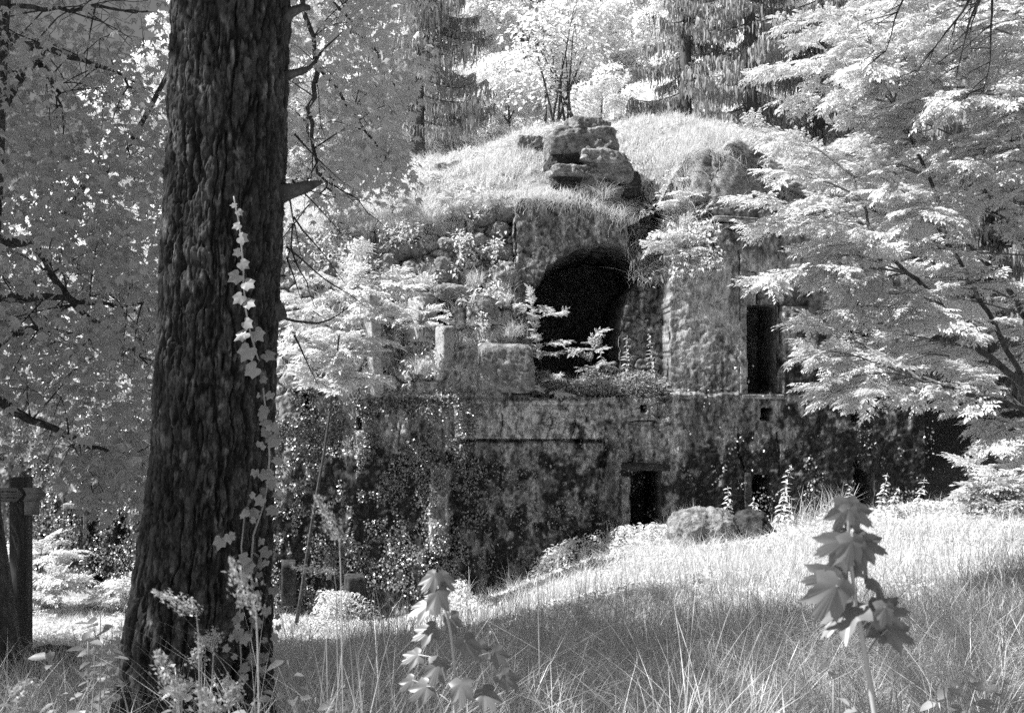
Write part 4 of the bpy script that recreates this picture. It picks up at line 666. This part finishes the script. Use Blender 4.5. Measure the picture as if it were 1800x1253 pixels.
# turf hanging over the wall top and growing from ledges (steep or level spots of the wall)
n = 130000; u = R.uniform(480, 1420, n); v = R.uniform(255, 700, n); yy, xx, z3 = wall_y(u, v); topv = np.interp(u, TU, TV)
dens = np.exp(-np.clip(v - topv, 0, 400) / 10) * (v > topv - 6) * 1.2
dens = np.maximum(dens, .8 * box(u, v, 1115, 1262, 300, 495, 30) * np.clip(1 - np.abs(u - 1180) / 90, 0, 1) * 1.3)
dens = np.maximum(dens, .35 * box(u, v, 500, 905, 380, 690, 10) * ss(.18, .3, fbm(xx * 1.5, z3 * 1.5, seed=220)))
dens = np.maximum(dens, box(u, v, 838, 932, 596, 612, 4)); dens = np.maximum(dens, box(u, v, 790, 925, 520, 545, 8) * .4)
kp = R.uniform(size=n) < dens * .55; u, v, yy, xx, z3 = u[kp], v[kp], yy[kp], xx[kp], z3[kp]; n = len(u); p = np.stack([xx, yy - .02, z3], 1); m = MB(); az = R.normal(-np.pi / 2, .8, n); blades(m, p, R.uniform(.10, .38, n), R.uniform(.008, .014, n), R.uniform(.6, 2.6, n), 3, az=az); tag(m.build("ledge_turf", M['moundgrass'], smooth=False, origin=(0, 20, 4)), "turf and grass hanging over the broken wall edges", "grass", kind="stuff")
n = 42000; u = R.uniform(490, 1300, n); v = R.uniform(330, 680, n); topv = np.interp(u, TU, TV); yy, xx, z3 = wall_y(u, np.maximum(v, topv + 3)); nb = fbm(u / 34., v / 26., seed=221)
dens = np.exp(-np.abs(v - topv - 14) / 16) * ss(-.25, .1, nb) * (u < 860) + .8 * ss(.06, .22, nb) * box(u, v, 490, 880, 400, 690, 20) + .8 * ss(.0, .25, nb) * box(u, v, 1130, 1255, 340, 490, 20)
kp = R.uniform(size=n) < dens; u, yy, xx, z3 = u[kp], yy[kp], xx[kp], z3[kp]; n = len(u); p = np.stack([xx, yy - R.uniform(.05, .42, n), z3 + R.uniform(-.04, .16, n)], 1); m = MB(); scatter(m, ovate(.5, .1, .2), p, frames(np.stack([R.normal(0, .7, n), R.normal(-.4, .5, n), R.normal(-.3, .4, n)], 1), nrm(R.normal(0, .45, (n, 3)) + [-.2, -.2, 1])), R.uniform(.05, .12, n)); tag(m.build("ledge_herbs", M['leaf'], smooth=False, origin=(-2, 20, 4)), "bright small-leaved herbs spilling over the broken wall", "herbs", kind="stuff")
# sill plants in front of the arch, many small leaves
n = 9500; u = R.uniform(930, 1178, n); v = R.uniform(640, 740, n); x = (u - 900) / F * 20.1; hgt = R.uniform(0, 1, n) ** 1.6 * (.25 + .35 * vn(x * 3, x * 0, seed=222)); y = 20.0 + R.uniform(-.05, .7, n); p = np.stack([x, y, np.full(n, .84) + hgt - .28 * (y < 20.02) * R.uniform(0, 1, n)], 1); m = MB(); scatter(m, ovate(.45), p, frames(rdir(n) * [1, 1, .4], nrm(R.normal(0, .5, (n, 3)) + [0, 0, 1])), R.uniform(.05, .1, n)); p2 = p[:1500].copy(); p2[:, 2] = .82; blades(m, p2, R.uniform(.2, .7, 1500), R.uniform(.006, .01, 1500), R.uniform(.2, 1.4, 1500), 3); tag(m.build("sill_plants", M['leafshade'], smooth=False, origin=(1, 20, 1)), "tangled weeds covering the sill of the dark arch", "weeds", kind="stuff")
# creeper on the wall
n = 170000; u = R.uniform(30, 1640, n); v = R.uniform(640, 1100, n); yy, xx, z3 = wall_y(u, v); cf = fbm(xx * 1.3, z3 * 1.3, seed=230); cf2 = fbm(xx * 5, z3 * 3.5, seed=231, o=3)
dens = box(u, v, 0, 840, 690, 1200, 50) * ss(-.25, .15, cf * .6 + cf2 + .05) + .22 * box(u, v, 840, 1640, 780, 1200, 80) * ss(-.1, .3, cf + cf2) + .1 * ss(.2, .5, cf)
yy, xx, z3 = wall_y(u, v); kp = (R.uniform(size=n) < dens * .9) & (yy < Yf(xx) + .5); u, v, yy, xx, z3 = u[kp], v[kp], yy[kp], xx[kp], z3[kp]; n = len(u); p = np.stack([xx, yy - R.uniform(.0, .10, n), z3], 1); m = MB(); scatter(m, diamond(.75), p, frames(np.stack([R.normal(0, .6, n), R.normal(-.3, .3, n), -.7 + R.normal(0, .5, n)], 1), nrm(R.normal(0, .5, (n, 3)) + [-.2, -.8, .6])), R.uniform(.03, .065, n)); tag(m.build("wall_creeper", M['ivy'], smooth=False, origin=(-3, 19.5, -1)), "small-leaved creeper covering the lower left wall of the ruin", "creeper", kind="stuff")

# ------------------------------------------------------------------ nettles along the foot of the ruin
def nettle(label, b, h, s=1.0, group="nettles along the foot of the ruin", mt='leaf'):
    t = thing("nettle", label, "nettle", tuple(b), group); b = np.array(b); e = b + [R.normal(0, .14) * h, R.normal(0, .1) * h, h]; c = curve(b, e, 8, 0, .05); MB().tube(c, np.linspace(.006, .003, 8), 5).build("stem", M['stem'], t)
    pos, ax, sc = [], [], []; k = 0; z = h * .18
    while z < h:
        f = z / h; q = np.array([np.interp(f, np.linspace(0, 1, 8), c[:, i]) for i in range(3)]); a0 = (k % 2) * 1.57 + R.normal(0, .2)
        for j in (0, 1, 2, 3)[:4 if f < .75 else 2]: a = a0 + j * (1.57 if f < .75 else 3.14); pos.append(q + R.normal(0, .01, 3)); ax.append([math.cos(a), math.sin(a), R.uniform(-.45, .25)]); sc.append(s * .2 * (1 - .6 * f) * R.uniform(.8, 1.2))
        z += .06 + .03 * (1 - f); k += 1
    m = MB(); pos = np.array(pos); scatter(m, ovate(.42, .08, .25), pos, frames(np.array(ax), nrm(R.normal(0, .2, pos.shape) + [0, 0, 1])), np.array(sc)); m.build("leaves", M[mt], t, smooth=False)
for (u, Y, h, lb) in [(1278, 18.6, .95, "second tallest nettle in front of the ruin, left of the low doorway"), (1366, 18.4, 1.2, "tallest nettle, standing before the low doorway right of centre"), (1236, 18.5, .55, "short nettle just left of the lichened boulder"), (1330, 18.3, .7, "nettle between the two tallest ones"), (1388, 18.3, .6, "short nettle right beside the tallest one"),
                      (1500, 18.2, .72, "nettle behind the top of the blurred maple seedling"), (1541, 18.2, .95, "bushy nettle in front of the rightmost low doorway"), (1557, 18.1, .7, "nettle right of the bushy one by the rightmost doorway"), (1604, 18.0, .85, "branching nettle at the dark right corner of the ruin"), (1304, 17.9, .45, "small nettle at the boulder's right shoulder"), (1450, 18.4, .4, "low nettle between the two groups of tall ones")]:
    nettle(lb, gp(u, Y), h, 1.0 if h > .6 else .9)
for (u, v, Y, h, lb) in [(1105, 690, 20.3, 1.15, "tall shaded nettle at the right side of the arch sill"), (1150, 690, 20.2, 1.2, "thin shaded nettle against the plaster edge right of the arch"), (1065, 690, 20.3, .8, "shorter shaded nettle in the middle of the arch sill")]:
    nettle(lb, P(u, v, Y), h, 1.0, "shaded nettles on the arch sill", 'leafshade')
for (u, v, Y, n, lb) in [(745, 655, 19.2, 170, "grass tuft hanging beside the white window post"), (905, 590, 19.6, 120, "upright grass tuft on the block left of the arch"), (745, 505, 19.9, 120, "spiky tuft on top of the window lintel stone"), (835, 500, 19.9, 90, "sprig tuft on the broken courses above the big block"), (1060, 350, 20.9, 120, "grass tuft at the foot of the outcrop")]:
    b = P(u, v, Y); p = b + R.normal(0, .09, (n, 3)) * [1, .6, .2]; m = MB(); blades(m, p, R.uniform(.25, .6, n), R.uniform(.008, .012, n), R.uniform(.2, 1.8, n), 4); tag(m.build("grass_tuft", M['grass'], smooth=False, origin=b), lb, "grass tuft", "tufts on the ruin")

# boulders and low things on the meadow
b = gp(1240, 17.6); v_, f_ = stone((1.35, 1.1, 1.0), 301, 44, .13, sq=2.2); m = MB(); m.add(v_ + np.array(b) + [0, 0, .25], f_); tag(m.build("boulder", M['rock'], None, origin=b), "pale lichened boulder on the meadow in front of the ruin", "boulder")
b = gp(1318, 17.6); v_, f_ = stone((.8, .9, .7), 302, 20, .2, sq=2.6); m = MB(); m.add(v_ @ rot(0, 40, 0).T + np.array(b) + [0, 0, .12], f_); tag(m.build("boulder", M['darkrock'], None, origin=b), "small dark slanted rock at the right of the pale boulder", "boulder")
b = gp(86, 6.5); v_, f_ = stone((.34, .4, .34), 303, 22, .10, sq=4.5); m = MB(); c = P(88, 1190, 6.5); m.add(v_ @ rot(0, 6, 15).T * 1.0 + c, f_); tag(m.build("rock", M['darkrock'], None, origin=c), "dark squared rock beside the leaning trunk at the lower left", "rock")

# signpost
sb = gp(37, 8.3); t = thing("signpost", "dark wooden trail signpost with two pale arrow boards, half hidden by leaves at the left", "signpost", sb); zt = P(37, 838, 8.3)[2]
def boxm(mb, c, s, r=None):
    v = np.array([[a, b_, c_] for a in (-.5, .5) for b_ in (-.5, .5) for c_ in (-.5, .5)]) * s; v = v if r is None else v @ r.T; mb.add(v + c, [[0, 1, 3, 2], [4, 6, 7, 5], [0, 4, 5, 1], [2, 3, 7, 6], [0, 2, 6, 4], [1, 5, 7, 3]])
m = MB(); boxm(m, np.array([sb[0], sb[1], (sb[2] - .2 + zt) / 2]), [.13, .13, zt - sb[2] + .2]); m.build("post", M['wood'], t, smooth=False)
def arrow(name, u0, u1, v0, v1, Y, left=False):
    a = P(u0, v1, Y); b_ = P(u1, v0, Y); h_ = b_[2] - a[2]; zc = (a[2] + b_[2]) / 2; k = .45 * h_; poly = [(a[0], a[2]), (b_[0] - k, a[2]), (b_[0], zc), (b_[0] - k, b_[2]), (a[0], b_[2]), (a[0] + .03, zc)]
    n = len(poly); V = [(x, Y, z) for x, z in poly] + [(x, Y + .02, z) for x, z in poly]; m = MB(); m.add(V, [[i, (i + 1) % n, (i + 1) % n + n, i + n] for i in range(n)]); m.F.append(np.array([list(range(n))[::-1]])); m.F.append(np.array([list(range(n, 2 * n))])); return m.build(name, M['board'], t, smooth=False), a, b_
for (u0, u1, v0, v1) in [(-40, 40, 857, 882), (40, 80, 857, 881)]:
    bd, a, b_ = arrow("arrow_board", u0, u1, v0, v1, 8.3 - .075 - (.0 if u0 < 0 else .005))
    m = MB()
    if u0 < 0:
        for (x0, x1, vv, hh) in [(10, 18, 864, 2.4), (19.5, 27, 864, 2.4), (10, 17, 874.5, 2.4), (18.5, 21, 874.5, 2.4), (22.5, 30, 874.5, 2.4), (2, 6, 864, 3), (-14, 4, 874.5, 2.2), (-20, -2, 864, 2.4)]:
            for q in np.arange(x0, x1 - .5, 1.7): c = P(q + .5, vv, 8.3 - .079); boxm(m, c, [.0042, .002, hh / F * 8.3 * R.uniform(.6, 1)]); boxm(m, c + [.002, -.0002, R.uniform(-.003, .003)], [.005, .002, .0016])
        boxm(m, P(8, 869, 8.3 - .079), [.25, .002, .0018])
    else:
        boxm(m, P(60, 867, 8.3 - .086), [.14, .002, .002])
    lt_ = m.build("lettering", M['ink'], None, smooth=False); lt_.parent = bd; lt_.location = [-c for c in t.location]
m = MB(); boxm(m, P(56, 893, 8.22), [.12, .012, .11]); m.build("notice_panel", M['board'], t, smooth=False)

# ------------------------------------------------------------------ plants right in front of the camera
def maple(label, stem, leaves, Y):
    b = gp(stem[0][0], Y); pts = [np.array(b)] + [P(u, v, Y + dy) for u, v, dy in stem]; t = thing("maple_seedling", label, "seedling", b); p = np.array(pts); tt = np.linspace(0, len(p) - 1, 20); q = np.stack([np.interp(tt, np.arange(len(p)), p[:, i]) for i in range(3)], 1); MB().tube(q, np.linspace(.005, .0025, 20), 7).build("stem", M['stem'], t)
    pet = MB()
    for (u, v, dy, ax, up, L) in leaves:
        c = P(u, v, Y + dy); j = int(np.argmin(np.linalg.norm(q - c - [0, 0, -.03], axis=1))); pet.tube(curve(q[j], c, 5, .06, .02), .0012, 5); m = MB(); scatter(m, MAPLE, c[None], frames(np.array([ax], float), np.array([up], float)), np.array([[L, L * .68, L]])); m.build("leaf", M['maple'], t, smooth=False)
    pet.build("leaf_stalks", M['stem'], t)
mY = 1.62
maple("blurred maple seedling standing close to the camera at the lower right", [(1540, 1270, 0), (1524, 1170, 0), (1512, 1100, 0), (1504, 1060, 0), (1497, 1000, 0), (1492, 960, 0), (1491, 892, 0)],
      [(1491, 890, 0, (-0.27, -.12, -0.48), (.05, -1, .25), 0.0510),
       (1493, 892, 0.02, (0.45, -.12, -0.34), (.05, -1, .25), 0.0522),
       (1492, 892, -0.02, (0.08, -.12, -0.33), (0, -1, .4), 0.0314),
       (1487, 949, -0.01, (-0.59, -.12, -0.23), (0, -1, .45), 0.0586),
       (1510, 951, 0.01, (0.54, -.12, -0.19), (0, -1, .4), 0.0530),
       (1497, 950, -0.04, (-0.06, -.12, -0.50), (.05, -1, .25), 0.0466),
       (1476, 958, 0.02, (-0.06, -.12, -0.78), (-.85, -.5, .1), 0.0724),
       (1518, 958, 0.02, (0.18, -.12, -0.74), (.75, -.6, .1), 0.0705),
       (1538, 1022, 0.02, (0.36, -.12, -0.46), (.75, -.5, .4), 0.0541),
       (1470, 1014, 0, (-0.64, -.12, -0.04), (0, -1, .35), 0.0594),
       (1470, 1028, -0.02, (-0.40, -.12, -0.66), (-.1, -1, .1), 0.0714),
       (1473, 1034, 0, (0.07, -.12, -0.42), (.6, -.8, .1), 0.0394),
       (1499, 1064, 0, (-0.69, -.12, -0.44), (-.35, -.35, .9), 0.0758),
       (1543, 1076, 0.01, (0.59, -.12, 0.06), (0, -1, .4), 0.0549),
       (1556, 1066, -0.02, (-0.08, -.12, -0.40), (.05, -1, .25), 0.0378),
       (1549, 1110, 0.02, (-0.41, -.12, 0.26), (0, -.45, .9), 0.0449),
       (1560, 1104, 0.02, (0.54, -.12, -0.24), (0, -1, .5), 0.0547)], mY)
cY = 2.45
maple("maple seedling with overlapping dark leaves at the bottom centre", [(800, 1270, 0), (800, 1180, 0), (792, 1110, 0), (778, 1050, 0), (768, 1015, 0)],
      [(764, 1010, 0, (-.6, -.5, -.6), (0, -.6, .8), .055), (774, 1012, .02, (.7, -.3, -.5), (0, -.6, .8), .055), (770, 1040, -.02, (0, -.6, -.7), (0, -.8, .5), .062), (755, 1062, 0, (-1, -.2, -.35), (0, -.6, .8), .062), (792, 1082, .03, (.3, -.3, -.8), (.1, -.8, .4), .05),
       (760, 1105, 0, (-.9, -.2, -.35), (-.1, -.7, .6), .06), (818, 1125, 0, (.5, -.2, -.7), (.1, -.8, .4), .06), (840, 1135, .05, (.6, -.2, -.6), (0, -.8, .5), .05), (870, 1145, .05, (.5, -.2, -.5), (0, -.8, .5), .052), (772, 1165, 0, (-.3, -.4, -.8), (0, -.9, .4), .062), (885, 1185, .03, (.6, -.2, -.5), (0, -.8, .5), .055), (735, 1150, .04, (-.8, -.2, -.3), (0, -.7, .6), .05),
       (810, 1200, -.04, (.1, -.5, -.8), (0, -.9, .4), .06), (750, 1205, 0, (-.7, -.3, -.5), (0, -.8, .5), .058), (850, 1215, 0, (.4, -.4, -.5), (0, -.8, .5), .06), (725, 1195, .1, (-.7, -.3, -.5), (0, -.8, .5), .045)], cY)
def herb(label, u, v, Y, h, n=5, L=.05, w_=.55):
    b = np.array(gp(u, Y)); zt_ = P(u, v, Y)[2]; t = thing("leafy_herb", label, "herb", tuple(b), "herbs at the foot of the pine"); m = MB(); st = MB()
    for k in range(n):
        e = np.array([b[0] + R.normal(0, .10), Y + R.normal(0, .08), zt_ - R.uniform(0, .12)]); c = curve(b, e, 8, 0, .03); st.tube(c, .002, 5)
        pos, ax, sc = [], [], []
        for j in range(13): q = c[-1] * (1 - j / 16) + c[3] * (j / 16); a = R.uniform(0, 6.28); pos.append(q + [math.cos(a) * .012, math.sin(a) * .012, 0]); ax.append([math.cos(a), math.sin(a), R.uniform(-.4, .25)]); sc.append(L * R.uniform(.7, 1.2))
        pos = np.array(pos); scatter(m, ovate(w_, .06, .2), pos, frames(np.array(ax), nrm(R.normal(0, .35, pos.shape) + [0, -.1, 1])), np.array(sc))
    st.build("stem", M['stem'], t); m.build("leaves", M['leafshade'], t, smooth=False)
for q in [("leafy herb with broad leaves left of the pine foot", 150, 1090, 3.4, 1, 5, .06), ("low leafy herb at the bottom left corner", 70, 1195, 2.9, 1, 6, .05), ("rounded leafy herb against the left root of the pine", 195, 1060, 4.2, 1, 6, .07), ("small herb in front of the middle of the pine foot", 330, 1190, 2.9, 1, 4, .045), ("broad-leaved herb right of the pine foot", 560, 1170, 3.2, 1, 5, .06), ("herb at the bottom edge left of the maple seedling", 640, 1200, 3.0, 1, 5, .05), ("shaded herb at the bottom right of the photo", 1700, 1180, 3.2, 1, 6, .06), ("blurred herb at the bottom right beside the maple seedling", 1450, 1215, 2.0, 1, 4, .04)]: herb(*q)
def umbel(label, u, v, Y, r=.035):
    b = np.array(gp(u, Y)); t = thing("umbel_flower", label, "flower", tuple(b), "small umbel flowers in front of the pine"); c = P(u, v, Y); st = MB().tube(curve(b, c, 9, 0, .02), .002, 5); m = MB()
    for k in range(16):
        a = R.uniform(0, 6.28); q = c + [math.cos(a) * r * R.uniform(.2, 1), math.sin(a) * r * .8, .03 + R.normal(0, .012)]; st.tube([c - [0, 0, .01], q], .0008, 4); n = 12; p = q + R.normal(0, .006, (n, 3)); scatter(m, diamond(.9), p, frames(rdir(n), nrm(R.normal(0, .5, (n, 3)) + [0, 0, 1])), R.uniform(.006, .011, n))
    st.build("stem", M['stem'], t); m.build("flower_head", M['dry'], t, smooth=False)
for q in [("umbel flower head in front of the pine trunk, highest of them", 372, 1140, 2.8), ("umbel flower head below the highest one on the pine", 352, 1165, 2.7), ("umbel flower head at the bottom edge in front of the pine", 315, 1228, 2.4), ("umbel flower head at the lower left corner", 42, 1235, 2.4), ("umbel flower head at the bottom right of the pine foot", 400, 1238, 2.3)]: umbel(*q)
def plume(label, u, v, Y, tipu, tipv, L=.10, w_=.017, n=300):
    b = np.array(gp(u, Y)); t = thing("grass_plume", label, "grass plume", tuple(b), "seeding grass plumes near the camera"); e = P(tipu, tipv, Y); k = P(u, v, Y); p = np.array([b, (b + k) / 2 + [.01, 0, 0], k, (k + e) / 2 + [0, 0, .006], e]); tt = np.linspace(0, 4, 24); q = np.stack([np.interp(tt, np.arange(5), p[:, i]) for i in range(3)], 1); MB().tube(q, np.linspace(.0018, .0006, 24), 5).build("stalk", M['stem'], t)
    s = R.uniform(0, 1, n); c = k[None] * (1 - s[:, None]) + e[None] * s[:, None]; d = nrm(e - k); wv_ = w_ * np.sin(np.pi * (.12 + .88 * s) ** .8)[:, None]; p_ = c + R.normal(0, 1, (n, 3)) * wv_ * .6; m = MB(); scatter(m, diamond(.35), p_, frames(nrm(d[None] + R.normal(0, .45, (n, 3))), rdir(n)), R.uniform(.006, .011, n)); m.build("seed_head", M['dry'], t, smooth=False)
for q in [("blurred seed plume in front of the ivy on the pine", 452, 1075, 1.6, 405, 985), ("arching seed plume crossing the middle of the pine foot", 348, 1075, 2.0, 272, 1040), ("seed plume low in front of the pine trunk", 315, 1225, 1.7, 275, 1145), ("seed plume leaning left over the dark creeper wall", 598, 950, 2.0, 556, 872), ("arching thin plume before the foot of the ruin, centre", 945, 1000, 2.6, 1010, 952), ("small plume at the bottom right of the pine foot", 380, 1250, 1.7, 350, 1212), ("faint plume at the foot of the ruin right of the pine", 590, 1005, 2.8, 515, 997)]: plume(*q)
for (lb, u0, u1, Y, n_) in [("clump of tall pale grass just right of the pine foot", 500, 640, 2.7, 150), ("clump of tall grass left of the centre maple seedling", 640, 740, 2.9, 90), ("dark tufted grass at the bottom right corner", 1650, 1790, 3.4, 160), ("arching grass clump at the bottom edge right of centre", 1150, 1330, 3.2, 170)]:
    p = np.array([gp(R.uniform(u0, u1), Y + R.normal(0, .12)) for _ in range(n_)]); m = MB(); blades(m, p, R.uniform(.5, 1.1, n_), R.uniform(.003, .007, n_), R.uniform(.15, 1.1, n_), 8); tag(m.build("grass_clump", M['shadegrass'], smooth=False, origin=p.mean(0)), lb, "grass clump", "tall grass clumps close to the camera")
# dark bare branches hanging in at the upper right, from a tree beyond the frame
bb = (5.2, 7.2, float(G(5.2, 7.2))); t = thing("overhanging_tree", "tree beyond the right edge whose dark bare branches hang into the upper right corner", "tree", bb)
tk = np.array([bb, [5.2, 7.3, 3], [5.0, 7.3, 6], [4.8, 7.2, 9]]); MB().tube(tk, [.16, .13, .1, .04], 12).build("trunk", M['bark2'], t)
tw = MB(); root_ = np.array([5.0, 7.3, 5.2])
for (mid, end) in [((1745, -60, 7.4), (1620, 130, 7.4)), ((1745, -60, 7.4), (1675, 138, 7.6)), ((1745, -60, 7.4), (1705, 60, 7.3)), ((1620, -80, 7.2), (1560, 90, 7.3)), ((1745, -60, 7.4), (1740, 150, 7.5))]:
    a = P(*mid); tw.tube(curve(root_, a, 6, .05, .03), np.linspace(.03, .014, 6), 6); c = curve(a, P(*end), 12, .03, .07); tw.tube(c, np.linspace(.013, .003, 12), 5)
    for j in range(9):
        q = c[R.integers(2, 12)]; d = nrm(np.array([R.normal(-.6, .6), R.normal(0, .4), R.normal(-.6, .4)])) * R.uniform(.15, .4); e = curve(q, q + d, 6, .04, .1); tw.tube(e, np.linspace(.005, .0012, 6), 4)
        for i_ in range(2): z_ = e[R.integers(2, 6)]; tw.tube(curve(z_, z_ + nrm(R.normal(0, 1, 3) + [0, 0, -.6]) * .12, 4, 0, .1), [.002, .0018, .0014, .001], 3)
tw.build("branch", M['twig'], t)
m = MB(); pts = np.stack([R.uniform(3.2, 8, 260), R.uniform(5, 10, 260), R.uniform(6.2, 9.5, 260)], 1); pts = pts[pts[:, 2] > 1.6 + .40 * pts[:, 1] + 1.0]; clusters(m, pts, 10, .15, diamond(.8), .45, .2); m.build("crown", M['leafshade'], t, smooth=False)

for o in list(bpy.data.objects):
    if "_w" in o: del o["_w"]
